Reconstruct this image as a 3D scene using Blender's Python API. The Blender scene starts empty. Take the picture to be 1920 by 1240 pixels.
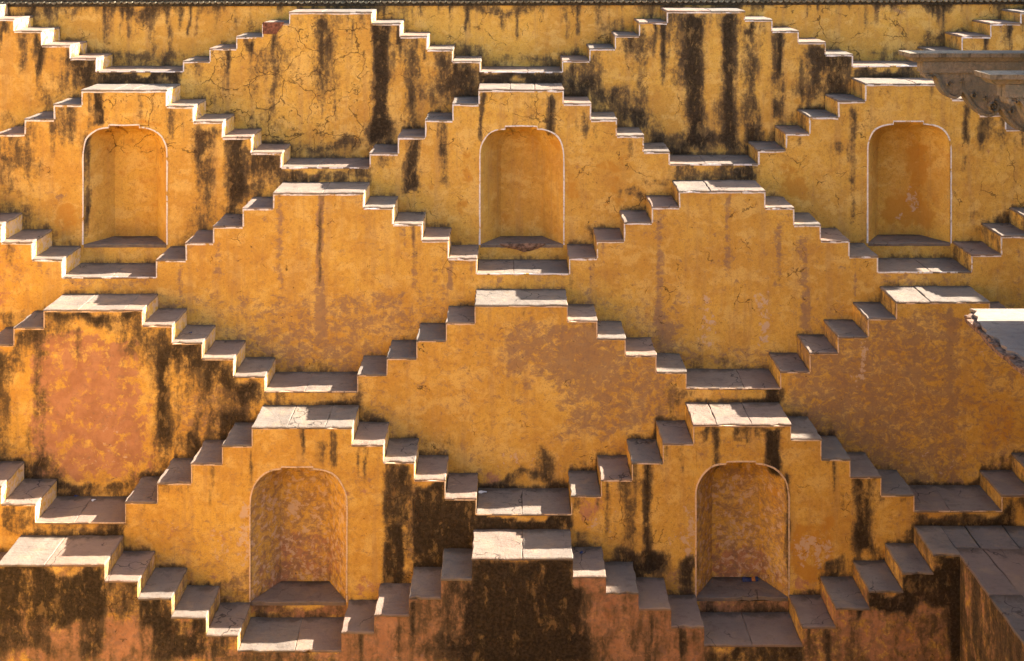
import bpy, math, random
import numpy as np
from mathutils import Vector, noise as mnoise

S = bpy.context.scene
C = S.collection
random.seed(7)

# ------------------------------------------------------------------ camera, sky, sun, exposure
F = 2080.0            # focal length in photograph pixels (1920 wide)
T = 0.72              # depth of one tier of stairs, metres
CX, HY = 960.0, -120.0    # principal column and horizon row in photograph pixels

cam = bpy.data.cameras.new('camera')
cam.sensor_width = 36.0
cam.lens = 36.0 * F / 1920.0
cam.shift_y = -(620.0 - HY) / 1920.0
cam.clip_start = 0.1
cam.clip_end = 2000.0
cam_o = bpy.data.objects.new('camera', cam)
C.objects.link(cam_o)
cam_o.location = (0, 0, 0)
cam_o.rotation_euler = (math.radians(90), 0, 0)
S.camera = cam_o

SUN = Vector((1.62, 0.345, 1.0)).normalized()      # direction towards the sun
el = math.asin(SUN.z)
az = math.atan2(SUN.x, SUN.y)
w = bpy.data.worlds.new('World')
S.world = w
w.use_nodes = True
wn = w.node_tree
sky = wn.nodes.new('ShaderNodeTexSky')
sky.sky_type = 'NISHITA'
sky.sun_disc = False
sky.sun_elevation = el
sky.sun_rotation = az
sky.dust_density = 3.0
sky.ozone_density = 0.8
bg = wn.nodes['Background']
bg.inputs['Strength'].default_value = 0.066
wn.links.new(sky.outputs[0], bg.inputs[0])

sl = bpy.data.lights.new('sun', 'SUN')
sl.energy = 5.0
sl.angle = math.radians(0.5)
sl.color = (1.0, 0.89, 0.76)
so = bpy.data.objects.new('sun', sl)
C.objects.link(so)
so.rotation_euler = SUN.to_track_quat('Z', 'Y').to_euler()
so.location = (20, 10, 30)

S.view_settings.view_transform = 'Standard'
S.view_settings.look = 'None'
S.view_settings.gamma = 1.0
S.view_settings.exposure = 2.62
S.view_settings.use_curve_mapping = False
S.cycles.max_bounces = 5
S.cycles.diffuse_bounces = 3

# ------------------------------------------------------------------ helpers
def yk(k):
    return (26.5 - k) * T

def wx(u, Y):
    return (u - CX) / F * Y

def wz(v, Y):
    return -(v - HY) / F * Y

def link(o, parent=None):
    C.objects.link(o)
    if parent is not None:
        o.parent = parent
        pl = parent.location.copy()
        pp = parent.parent
        while pp is not None:
            pl += pp.location
            pp = pp.parent
        o.location = o.location - pl
    return o

def thing(name, label, cat, loc, group=None):
    o = bpy.data.objects.new(name, None)
    C.objects.link(o)
    o.location = loc
    o['label'] = label
    o['category'] = cat
    if group:
        o['group'] = group
    return o

def tag(o, label, cat, group=None):
    o['label'] = label
    o['category'] = cat
    if group:
        o['group'] = group
    return o

def mesh_obj(name, verts, faces, mat, parent=None, smooth=False, attrs=None, kind=None):
    me = bpy.data.meshes.new(name)
    me.from_pydata([tuple(v) for v in verts], [], faces)
    me.update()
    if mat:
        me.materials.append(mat)
    if smooth:
        for p in me.polygons:
            p.use_smooth = True
    if attrs is not None:
        for nm, arr in attrs.items():
            a = me.attributes.new(nm, 'FLOAT_COLOR', 'POINT')
            a.data.foreach_set('color', np.asarray(arr, dtype=np.float32).ravel())
    o = bpy.data.objects.new(name, me)
    link(o, parent)
    if kind:
        o['kind'] = kind
    return o

class MB:
    """collects quads / polygons"""
    def __init__(s):
        s.v = []
        s.f = []
    def add(s, vs, fs):
        n = len(s.v)
        s.v += [tuple(a) for a in vs]
        s.f += [tuple(i + n for i in q) for q in fs]
    def box(s, x0, x1, y0, y1, z0, z1):
        s.add([(x0, y0, z0), (x1, y0, z0), (x1, y1, z0), (x0, y1, z0), (x0, y0, z1), (x1, y0, z1), (x1, y1, z1), (x0, y1, z1)],
              [(0, 3, 2, 1), (4, 5, 6, 7), (0, 1, 5, 4), (1, 2, 6, 5), (2, 3, 7, 6), (3, 0, 4, 7)])
    def grid(s, fn, nu, nv):
        vs = [fn(i / nu, j / nv) for j in range(nv + 1) for i in range(nu + 1)]
        fs = [(j * (nu + 1) + i, j * (nu + 1) + i + 1, (j + 1) * (nu + 1) + i + 1, (j + 1) * (nu + 1) + i) for j in range(nv) for i in range(nu)]
        s.add(vs, fs)

def wob(p, a=0.006):
    v = mnoise.noise_vector(Vector((p[0] * 2.3, p[1] * 2.3, p[2] * 2.3)))
    w2 = mnoise.noise_vector(Vector((p[0] * 9.1, p[1] * 9.1 + 7, p[2] * 9.1)))
    return (p[0] + v.x * a + w2.x * a * .4, p[1], p[2] + v.z * a + w2.z * a * .4)

# ------------------------------------------------------------------ materials
class NT:
    def __init__(s, name):
        s.m = bpy.data.materials.new(name)
        s.m.use_nodes = True
        s.t = s.m.node_tree
        s.b = s.t.nodes['Principled BSDF']
    def n(s, typ, **kw):
        x = s.t.nodes.new(typ)
        for k, v in kw.items():
            setattr(x, k, v)
        return x
    def put(s, sock, val):
        if hasattr(val, 'is_output'):
            s.t.links.new(val, sock)
        else:
            sock.default_value = val
    def pos(s):
        return s.n('ShaderNodeNewGeometry').outputs['Position']
    def mapped(s, vec, scale, loc=(0, 0, 0)):
        m = s.n('ShaderNodeMapping')
        s.put(m.inputs['Vector'], vec)
        m.inputs['Scale'].default_value = scale
        m.inputs['Location'].default_value = loc
        return m.outputs[0]
    def noise(s, vec, scale, detail=6, rough=.6, dist=0.0):
        x = s.n('ShaderNodeTexNoise')
        s.put(x.inputs['Vector'], vec)
        x.inputs['Scale'].default_value = scale
        x.inputs['Detail'].default_value = detail
        x.inputs['Roughness'].default_value = rough
        x.inputs['Distortion'].default_value = dist
        return x.outputs[0]
    def noisec(s, vec, scale, detail=3):
        x = s.n('ShaderNodeTexNoise')
        s.put(x.inputs['Vector'], vec)
        x.inputs['Scale'].default_value = scale
        x.inputs['Detail'].default_value = detail
        return x.outputs[1]
    def voro(s, vec, scale, feature='F1'):
        x = s.n('ShaderNodeTexVoronoi', feature=feature)
        s.put(x.inputs['Vector'], vec)
        x.inputs['Scale'].default_value = scale
        return x.outputs['Distance']
    def math(s, op, a, b=0.0, c=None, clamp=False):
        x = s.n('ShaderNodeMath', operation=op, use_clamp=clamp)
        s.put(x.inputs[0], a)
        s.put(x.inputs[1], b)
        if c is not None:
            s.put(x.inputs[2], c)
        return x.outputs[0]
    def vmath(s, op, a, b):
        x = s.n('ShaderNodeVectorMath', operation=op)
        s.put(x.inputs[0], a)
        s.put(x.inputs[1], b)
        return x.outputs[0]
    def ss(s, val, lo, hi, o0=0.0, o1=1.0):
        x = s.n('ShaderNodeMapRange', interpolation_type='SMOOTHSTEP')
        s.put(x.inputs['Value'], val)
        x.inputs['From Min'].default_value = lo
        x.inputs['From Max'].default_value = hi
        x.inputs['To Min'].default_value = o0
        x.inputs['To Max'].default_value = o1
        return x.outputs[0]
    def mix(s, fac, a, b, mode='MIX'):
        x = s.n('ShaderNodeMix', data_type='RGBA', blend_type=mode)
        s.put(x.inputs['Factor'], fac)
        for sock, val in ((x.inputs[6], a), (x.inputs[7], b)):
            if not hasattr(val, 'is_output') and len(val) == 3:
                val = (*val, 1)
            s.put(sock, val)
        return x.outputs[2]
    def attr(s, name):
        a = s.n('ShaderNodeAttribute', attribute_name=name)
        sp = s.n('ShaderNodeSeparateColor')
        s.t.links.new(a.outputs['Color'], sp.inputs[0])
        return sp.outputs[0], sp.outputs[1], sp.outputs[2]
    def bump(s, h, strength=.3, dist=.01, normal=None):
        x = s.n('ShaderNodeBump')
        x.inputs['Strength'].default_value = strength
        x.inputs['Distance'].default_value = dist
        s.put(x.inputs['Height'], h)
        if normal is not None:
            s.put(x.inputs['Normal'], normal)
        return x.outputs[0]
    def out(s, col, rough=.9, normal=None, spec=.2):
        s.put(s.b.inputs['Base Color'], col)
        s.put(s.b.inputs['Roughness'], rough)
        s.b.inputs['Specular IOR Level'].default_value = spec
        if normal is not None:
            s.put(s.b.inputs['Normal'], normal)
        return s.m

def plaster_material():
    g = NT('ochre_lime_plaster')
    p = g.pos()
    warp = g.vmath('ADD', p, g.vmath('SCALE', g.noisec(p, 3.0, 2), (0, 0, 0)))
    wn_ = g.n('ShaderNodeVectorMath', operation='SCALE')
    g.put(wn_.inputs[0], g.vmath('SUBTRACT', g.noisec(p, 4.0, 3), (.5, .5, .5)))
    wn_.inputs['Scale'].default_value = 0.16
    pw = g.vmath('ADD', p, wn_.outputs[0])
    n1 = g.noise(p, 0.9, 3, .55)
    n2 = g.noise(pw, 4.5, 6, .66)
    n3 = g.noise(p, 26, 4, .7)
    n4 = g.noise(pw, 11, 5, .7)
    st = g.noise(g.mapped(p, (9, 9, .7)), 1.0, 5, .62)
    st2 = g.noise(g.mapped(pw, (8, 8, 2.6), (3, 1, 2)), 1.0, 6, .72)
    black, pink, grey = g.attr('stain_a')
    ochre, white, crack = g.attr('stain_b')
    # lime wash
    nf = g.noise(p, 60, 3, .7)
    col = g.mix(g.ss(n1, .36, .64), (.63, .390, .082), (.54, .312, .066))
    br = g.noise(g.mapped(pw, (2.2, 2.2, 3.4), (1, 4, 8)), 1.0, 5, .62)
    col = g.mix(g.math('MULTIPLY', g.ss(br, .52, .60), .55), col, (.68, .465, .150))
    col = g.mix(g.math('MULTIPLY', g.ss(br, .36, .45, 1, 0), .50), col, (.46, .245, .058))
    col = g.mix(g.math('MULTIPLY', g.ss(n2, .50, .64), .50), col, (.68, .455, .140))
    col = g.mix(g.math('MULTIPLY', g.ss(n4, .51, .66), .50), col, (.43, .220, .045))
    col = g.mix(g.math('MULTIPLY', g.ss(st, .50, .68), .40), col, (.37, .225, .095))
    col = g.mix(g.math('MULTIPLY', g.ss(n3, .53, .68), g.ss(n2, .35, .6, .75, .2)), col, (.30, .160, .050))
    col = g.mix(g.math('MULTIPLY', g.ss(nf, .52, .64), .40), col, (.29, .160, .058))
    col = g.mix(g.math('MULTIPLY', g.ss(n3, .30, .42, 1, 0), .35), col, (.70, .48, .17))
    # darker ochre repairs, and the overall tone inside niches
    m = g.ss(g.math('ADD', ochre, g.math('MULTIPLY', g.math('SUBTRACT', n2, .5), 1.6)), .38, .62)
    col = g.mix(g.math('MULTIPLY', m, .75), col, (.46, .215, .032))
    # old pink wash showing through
    nb = g.noise(pw, 6.5, 6, .72)
    m = g.ss(g.math('ADD', pink, g.math('MULTIPLY', g.math('SUBTRACT', nb, .5), 2.4)), .32, .66)
    col = g.mix(g.math('MULTIPLY', m, .9), col, g.mix(g.ss(n2, .35, .65), (.43, .220, .135), (.31, .145, .088)))
    # worn grey-violet wash
    ng = g.noise(g.mapped(pw, (1, 1, 1.35), (5, 3, 1)), 8.5, 7, .78, .25)
    m = g.ss(g.math('ADD', grey, g.math('MULTIPLY', g.math('SUBTRACT', ng, .5), 2.9)), .34, .74)
    col = g.mix(g.math('MULTIPLY', m, .72), col, g.mix(g.ss(n4, .35, .65), (.195, .125, .108), (.290, .178, .105)))
    # salts and bare lime
    m = g.ss(g.math('ADD', g.math('MULTIPLY', white, .85), g.math('MULTIPLY', g.math('SUBTRACT', n4, .5), 2.2)), .46, .62)
    col = g.mix(g.math('MULTIPLY', m, .75), col, (.56, .42, .32))
    # black algae: soft brown halo, then the crust
    rag = g.math('ADD', g.math('MULTIPLY', st, .20), g.math('ADD', g.math('MULTIPLY', n4, .22), g.math('ADD', g.math('MULTIPLY', st2, .40), g.math('MULTIPLY', n3, .18))))
    rag = g.math('MULTIPLY', g.math('SUBTRACT', rag, .5), 3.5)
    bm = g.math('ADD', g.math('MULTIPLY', black, .84), rag)
    blot = g.noise(g.mapped(pw, (3.2, 3.2, 1.5), (7, 2, 5)), 1.0, 5, .62)
    bm = g.math('SUBTRACT', bm, g.math('MULTIPLY', g.ss(blot, .46, .68), .40))
    halo = g.ss(bm, 0.0, .60)
    has = g.ss(black, .02, .30)
    col = g.mix(g.math('MULTIPLY', g.math('MULTIPLY', halo, has), .80), col, (.135, .092, .050))
    crust = g.math('MULTIPLY', g.ss(bm, .36, .82), has)
    glim = g.ss(g.math('ADD', g.math('MULTIPLY', n2, .45), g.math('MULTIPLY', st2, .55)), .53, .62)
    crust = g.math('MULTIPLY', crust, g.math('SUBTRACT', 1.0, g.math('MULTIPLY', glim, .72)))
    cc = g.mix(g.ss(n3, .38, .64), (.017, .015, .013), (.066, .050, .034))
    cc = g.mix(g.math('MULTIPLY', g.ss(n4, .50, .66), .5), cc, (.130, .092, .055))
    cc = g.mix(g.math('MULTIPLY', g.ss(black, .78, 1.15), .75), cc, g.mix(g.ss(n3, .42, .68), (.009, .008, .007), (.036, .027, .019)))
    col = g.mix(g.math('MULTIPLY', crust, .92), col, cc)
    # pits
    pit = g.math('MULTIPLY', g.ss(g.noise(p, 19, 2, .5), .71, .76), g.ss(g.noise(p, 1.7, 3), .50, .62))
    col = g.mix(g.math('MULTIPLY', pit, .8), col, (.05, .03, .015))
    # cracks
    wk = g.n('ShaderNodeVectorMath', operation='SCALE')
    g.put(wk.inputs[0], g.vmath('SUBTRACT', g.noisec(p, 9.0, 3), (.5, .5, .5)))
    wk.inputs['Scale'].default_value = 0.13
    pc = g.vmath('ADD', pw, wk.outputs[0])
    cw = g.math('ADD', .55, g.math('MULTIPLY', crack, 1.1))
    vd = g.math('DIVIDE', g.voro(pc, 2.1, 'DISTANCE_TO_EDGE'), cw)
    vd2 = g.math('DIVIDE', g.voro(g.vmath('ADD', pc, (3.1, 1.7, 4.4)), 5.2, 'DISTANCE_TO_EDGE'), cw)
    gn = g.noise(p, 3.1, 4, .6)
    gate = g.ss(g.math('ADD', crack, g.math('MULTIPLY', g.math('SUBTRACT', gn, .5), 3.4)), .52, .78)
    ln = g.math('MULTIPLY', g.ss(vd, .002, .017, 1, 0), gate)
    ln2 = g.math('MULTIPLY', g.ss(vd2, .003, .030, 1, 0), g.math('MULTIPLY', gate, g.ss(n2, .50, .62)))
    spot = g.math('MULTIPLY', g.ss(g.noise(p, 15, 2, .6), .60, .68), g.math('MULTIPLY', g.ss(crack, .45, .85), g.ss(n2, .47, .58)))
    lines = g.math('MAXIMUM', g.math('MAXIMUM', ln, ln2), g.math('MULTIPLY', spot, .9))
    col = g.mix(g.math('MULTIPLY', lines, .80), col, (.055, .032, .017))
    h = g.math('ADD', g.math('MULTIPLY', n2, .6), g.math('ADD', g.math('MULTIPLY', n3, .22), g.math('MULTIPLY', n4, .4)))
    return g.out(col, .92, g.bump(h, .7, .024), .12)

def stone_material(name, base, alt, dark, contrast=1.0):
    g = NT(name)
    p = g.pos()
    r = g.n('ShaderNodeObjectInfo').outputs['Random']
    off = g.n('ShaderNodeCombineXYZ')
    g.put(off.inputs[0], g.math('MULTIPLY', r, 9.0))
    g.put(off.inputs[2], g.math('MULTIPLY', r, 31.0))
    q = g.vmath('ADD', p, off.outputs[0])
    n1 = g.noise(q, 2.2, 6, .6)
    n2 = g.noise(g.mapped(q, (2.6, 12, 12)), 1.0, 6, .70, .8)
    n5 = g.noise(q, 9, 5, .7)
    n3 = g.noise(p, 38, 5, .7)
    col = g.mix(g.ss(n1, .35, .65), base, alt)
    col = g.mix(g.math('MULTIPLY', g.ss(n2, .52, .7), .55 * contrast), col, dark)
    col = g.mix(g.math('MULTIPLY', g.ss(n3, .56, .70), .55), col, dark)
    col = g.mix(g.math('MULTIPLY', g.ss(n5, .52, .64), .45), col, alt)
    col = g.mix(g.math('MULTIPLY', g.ss(n5, .34, .44, 1, 0), .45), col, dark)
    col = g.mix(g.math('MULTIPLY', g.math('SUBTRACT', r, .5, clamp=True), 1.1), col, (.25, .160, .115))
    col = g.mix(g.math('MULTIPLY', g.math('SUBTRACT', .5, r, clamp=True), 1.0), col, (.135, .125, .108))
    dn = g.noise(p, 3.6, 6, .7)
    col = g.mix(g.math('MULTIPLY', g.ss(dn, .50, .68), .55), col, (.27, .19, .12))
    col = g.mix(g.math('MULTIPLY', g.ss(dn, .30, .42, 1, 0), .5), col, dark)
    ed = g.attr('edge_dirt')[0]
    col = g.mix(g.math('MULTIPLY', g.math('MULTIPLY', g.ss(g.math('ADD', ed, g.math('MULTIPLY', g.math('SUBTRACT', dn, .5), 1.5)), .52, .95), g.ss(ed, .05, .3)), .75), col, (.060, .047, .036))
    wv = g.n('ShaderNodeVectorMath', operation='SCALE')
    g.put(wv.inputs[0], g.vmath('SUBTRACT', g.noisec(q, 3.0, 3), (.5, .5, .5)))
    wv.inputs['Scale'].default_value = .5
    vd = g.voro(g.vmath('ADD', q, wv.outputs[0]), 1.5, 'DISTANCE_TO_EDGE')
    ln = g.math('MULTIPLY', g.ss(vd, .002, .016, 1, 0), g.ss(g.noise(q, 1.3, 3), .50, .60))
    col = g.mix(g.math('MULTIPLY', ln, .8), col, (.03, .024, .02))
    h = g.math('ADD', g.math('MULTIPLY', n2, .8), g.math('ADD', g.math('MULTIPLY', n3, .25), g.math('MULTIPLY', n5, .5)))
    return g.out(col, .85, g.bump(h, .9, .026), .2)

def paint_material(name, col0, col1, wear):
    g = NT(name)
    p = g.pos()
    n = g.noise(p, 5, 7, .7)
    n2 = g.noise(p, 30, 4, .6)
    col = g.mix(g.ss(n2, .35, .7), col0, col1)
    col = g.mix(g.ss(n, wear, wear + .07), col, (.47, .28, .07))
    col = g.mix(g.math('MULTIPLY', g.ss(g.noise(p, 14, 4, .7), .56, .66), .6), col, (.20, .14, .09))
    return g.out(col, .85, g.bump(n2, .4, .006), .2)

def plain(name, col, rough=.7, var=.25, scale=12, bump=.3):
    g = NT(name)
    p = g.pos()
    n = g.noise(p, scale, 6, .65)
    n2 = g.noise(p, scale * .2, 4, .6)
    c2 = tuple(c * (1 - var * 1.6) for c in col)
    c3 = tuple(min(1, c * (1 + var)) for c in col)
    c = g.mix(g.ss(n, .3, .7), c2, c3)
    c = g.mix(g.math('MULTIPLY', g.ss(n2, .45, .7), .5), c, c2)
    return g.out(c, rough, g.bump(n, bump, .012), .2)

M_PL = plaster_material()
M_ST = stone_material('worn_tread_stone', (.215, .172, .136), (.165, .134, .110), (.092, .075, .062))
M_FL = stone_material('flagstone', (.170, .140, .120), (.140, .120, .108), (.090, .074, .064), .7)
M_WH = paint_material('white_lime_paint', (.78, .75, .74), (.60, .56, .55), .555)
M_WD = paint_material('worn_lime_paint', (.68, .52, .37), (.54, .38, .25), .57)
M_CARVE = plain('carved_sandstone', (.215, .165, .115), .9, .14, 30, .5)
def carved():
    g = NT('grimy_carved_sandstone')
    p = g.pos()
    a = g.noise(p, 34, 5, .7)
    b = g.noise(p, 5, 5, .65)
    c = g.noise(g.mapped(p, (14, 14, 2.5)), 1.0, 5, .65)
    col = g.mix(g.ss(a, .35, .65), (.165, .135, .098), (.255, .200, .140))
    col = g.mix(g.math('MULTIPLY', g.ss(b, .46, .62), .6), col, (.135, .125, .095))
    col = g.mix(g.math('MULTIPLY', g.ss(c, .54, .68), .75), col, (.055, .046, .035))
    return g.out(col, .92, g.bump(g.math('ADD', a, g.math('MULTIPLY', g.noise(p, 13, 4, .6), .9)), .8, .022), .15)
M_CARVE = carved()
M_BRICK = plain('broken_brick', (.20, .085, .055), .95, .4, 25, .8)
M_RUB = plain('rubble_stone', (.20, .125, .085), .95, .45, 18, .9)
M_CEM = stone_material('cement_screed', (.31, .255, .205), (.26, .215, .175), (.13, .105, .085))
M_DARKST = plain('weathered_coping_stone', (.060, .050, .036), .95, .4, 30, .6)
M_GROUND = plain('dusty_earth', (.34, .25, .16), .95, .25, 2, .4)
M_WATER = plain('pit_floor_stone', (.22, .17, .11), .9, .3, 3, .3)
M_BLUE = plain('blue_plastic_wrapper', (.028, .045, .125), .5, .25, 40, .2)
M_PAPER = plain('white_paper', (.62, .64, .66), .8, .1, 40, .2)
M_TEALP = plain('teal_plastic', (.08, .30, .32), .5, .15, 40, .2)
M_GREEN = plain('weed_leaf', (.05, .085, .02), .8, .3, 30, .1)

# ------------------------------------------------------------------ stains: wear seen on each tier, in photograph pixels
# (channel, x0, x1, y0, y1, strength, soft_x, soft_y)   channels: K black, P pink, G grey, O ochre, W white, C crack
ST = {k: [] for k in range(-1, 8)}
def s_(k, *rows):
    ST[k] += rows
s_(0, ('K', -300, 2300, -5, 14, .70, 10, 14), ('K', 55, 115, 10, 45, .55, 20, 25), ('K', 60, 72, 10, 70, .6, 5, 20), ('K', 193, 200, 8, 90, .75, 4, 25),
   ('K', 205, 212, 8, 70, .5, 4, 25), ('K', 240, 246, 8, 68, .75, 4, 10), ('K', 250, 258, 8, 75, .6, 5, 20), ('K', 283, 296, 8, 120, .5, 6, 30),
   ('K', 312, 322, 8, 110, .5, 6, 30), ('K', 366, 371, 8, 66, .7, 3, 12), ('K', 385, 388, 8, 35, .6, 3, 10), ('K', 462, 468, 8, 50, .6, 3, 10),
   ('K', 100, 420, 8, 28, .55, 40, 16), ('K', 520, 545, 5, 30, .7, 12, 12), ('K', 715, 722, 10, 60, .5, 3, 20), ('K', 760, 768, 10, 70, .5, 3, 20), ('K', 785, 792, 8, 35, .7, 4, 10),
   ('K', 872, 877, 10, 68, .8, 3, 14), ('K', 880, 886, 10, 66, .4, 3, 14), ('K', 840, 844, 10, 25, .6, 3, 8), ('K', 1015, 1019, 8, 28, .7, 3, 8), ('K', 1058, 1063, 10, 66, .7, 3, 12), ('K', 1078, 1085, 8, 66, .85, 3, 12),
   ('K', 1113, 1118, 8, 45, .5, 3, 12), ('K', 1122, 1127, 8, 50, .6, 3, 12), ('K', 1195, 1250, 5, 40, .45, 20, 20), ('K', 1428, 1434, 5, 26, .8, 3, 8), ('K', 1735, 1780, -5, 24, .9, 14, 16),
   ('K', 1768, 1776, 10, 55, .7, 4, 20), ('K', 1620, 1624, 0, 30, .4, 3, 12), ('K', 1640, 1800, -5, 6, .5, 20, 8), ('G', 1640, 1710, 0, 30, .5, 10, 20),
   ('K', 60, 350, 95, 122, .60, 40, 22), ('K', 840, 910, 85, 125, .70, 30, 25), ('K', 900, 1070, 104, 124, .55, 30, 16), ('K', 1040, 1110, 85, 122, .6, 30, 25), ('K', 1120, 1250, 50, 75, .4, 40, 20),
   ('K', 1590, 1740, 95, 115, .45, 40, 14), ('K', 1735, 1800, 60, 100, .6, 20, 24), ('K', 440, 500, 50, 75, .4, 25, 14), ('C', -300, 2300, -10, 140, .42, 10, 10), ('K', 0, 60, 0, 40, .5, 20, 20),
   ('O', 390, 430, 35, 70, .4, 10, 10), ('C', 1450, 1700, 10, 110, .5, 30, 20))
s_(1, ('K', 36, 54, 50, 140, .62, 8, 30), ('K', 95, 140, 80, 130, .35, 20, 20), ('K', 128, 186, 98, 180, .95, 16, 30), ('K', 92, 130, 150, 205, .55, 20, 30), ('K', 60, 110, 170, 215, .5, 30, 20), ('K', 0, 40, 215, 250, .4, 20, 20),
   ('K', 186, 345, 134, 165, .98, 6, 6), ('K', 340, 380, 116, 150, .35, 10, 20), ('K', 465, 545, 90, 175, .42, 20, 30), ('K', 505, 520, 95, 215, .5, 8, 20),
   ('K', 588, 614, 22, 190, .82, 8, 40), ('K', 620, 634, 22, 230, .42, 8, 40), ('K', 560, 700, 22, 60, .38, 20, 30), ('K', 696, 731, 44, 268, 1.15, 8, 14), ('K', 735, 745, 44, 240, .5, 6, 30), ('K', 758, 786, 60, 250, .72, 10, 30),
   ('K', 800, 902, 92, 190, .62, 24, 30), ('K', 830, 850, 70, 190, .4, 10, 30), ('K', 850, 900, 118, 165, .7, 14, 24), ('K', 790, 900, 150, 215, .50, 26, 26), ('K', 680, 760, 225, 262, .70, 26, 18), ('K', 600, 705, 258, 286, .65, 30, 16), ('K', 440, 540, 195, 260, .30, 30, 30), ('K', 520, 620, 270, 290, .55, 20, 10), ('K', 380, 420, 150, 190, .35, 16, 20),
   ('C', 340, 690, 30, 290, .85, 20, 20), ('C', 690, 900, 40, 290, .35, 20, 20), ('K', 596, 606, 185, 250, .6, 5, 10),
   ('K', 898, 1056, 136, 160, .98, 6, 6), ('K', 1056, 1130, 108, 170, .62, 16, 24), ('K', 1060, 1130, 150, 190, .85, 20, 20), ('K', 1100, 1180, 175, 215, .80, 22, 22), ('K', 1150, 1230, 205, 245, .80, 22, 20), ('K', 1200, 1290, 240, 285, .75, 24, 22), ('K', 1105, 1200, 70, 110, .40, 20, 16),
   ('K', 1190, 1216, 50, 235, .66, 9, 40), ('K', 1196, 1240, 66, 95, .45, 10, 16), ('K', 1248, 1262, 20, 120, .55, 8, 30), ('K', 1284, 1322, 22, 290, 1.0, 10, 20), ('K', 1250, 1400, 20, 60, .48, 12, 22), ('K', 1262, 1290, 60, 160, .55, 8, 30), ('K', 1354, 1382, 22, 272, .98, 8, 20), ('K', 1338, 1356, 190, 260, .6, 10, 20),
   ('K', 1392, 1424, 38, 275, .86, 10, 20), ('K', 1448, 1468, 58, 215, .80, 8, 24), ('K', 1500, 1600, 80, 165, .86, 24, 26), ('K', 1495, 1600, 150, 190, .72, 24, 24), ('K', 1470, 1540, 200, 226, .65, 24, 14), ('K', 1400, 1480, 236, 262, .6, 24, 14), ('K', 1260, 1420, 262, 290, .75, 20, 16), ('K', 1548, 1600, 100, 150, .35, 10, 20),
   ('K', 1600, 1740, 128, 150, .72, 8, 6), ('O', 1615, 1640, 130, 142, .5, 6, 5), ('C', 1056, 1290, 60, 290, .45, 20, 20), ('C', 1600, 2000, 30, 150, .5, 20, 20), ('G', 1873, 1880, 44, 90, .7, 4, 10), ('O', 400, 440, 170, 215, .3, 15, 15), ('O', 800, 830, 120, 150, .5, 15, 15))
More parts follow.
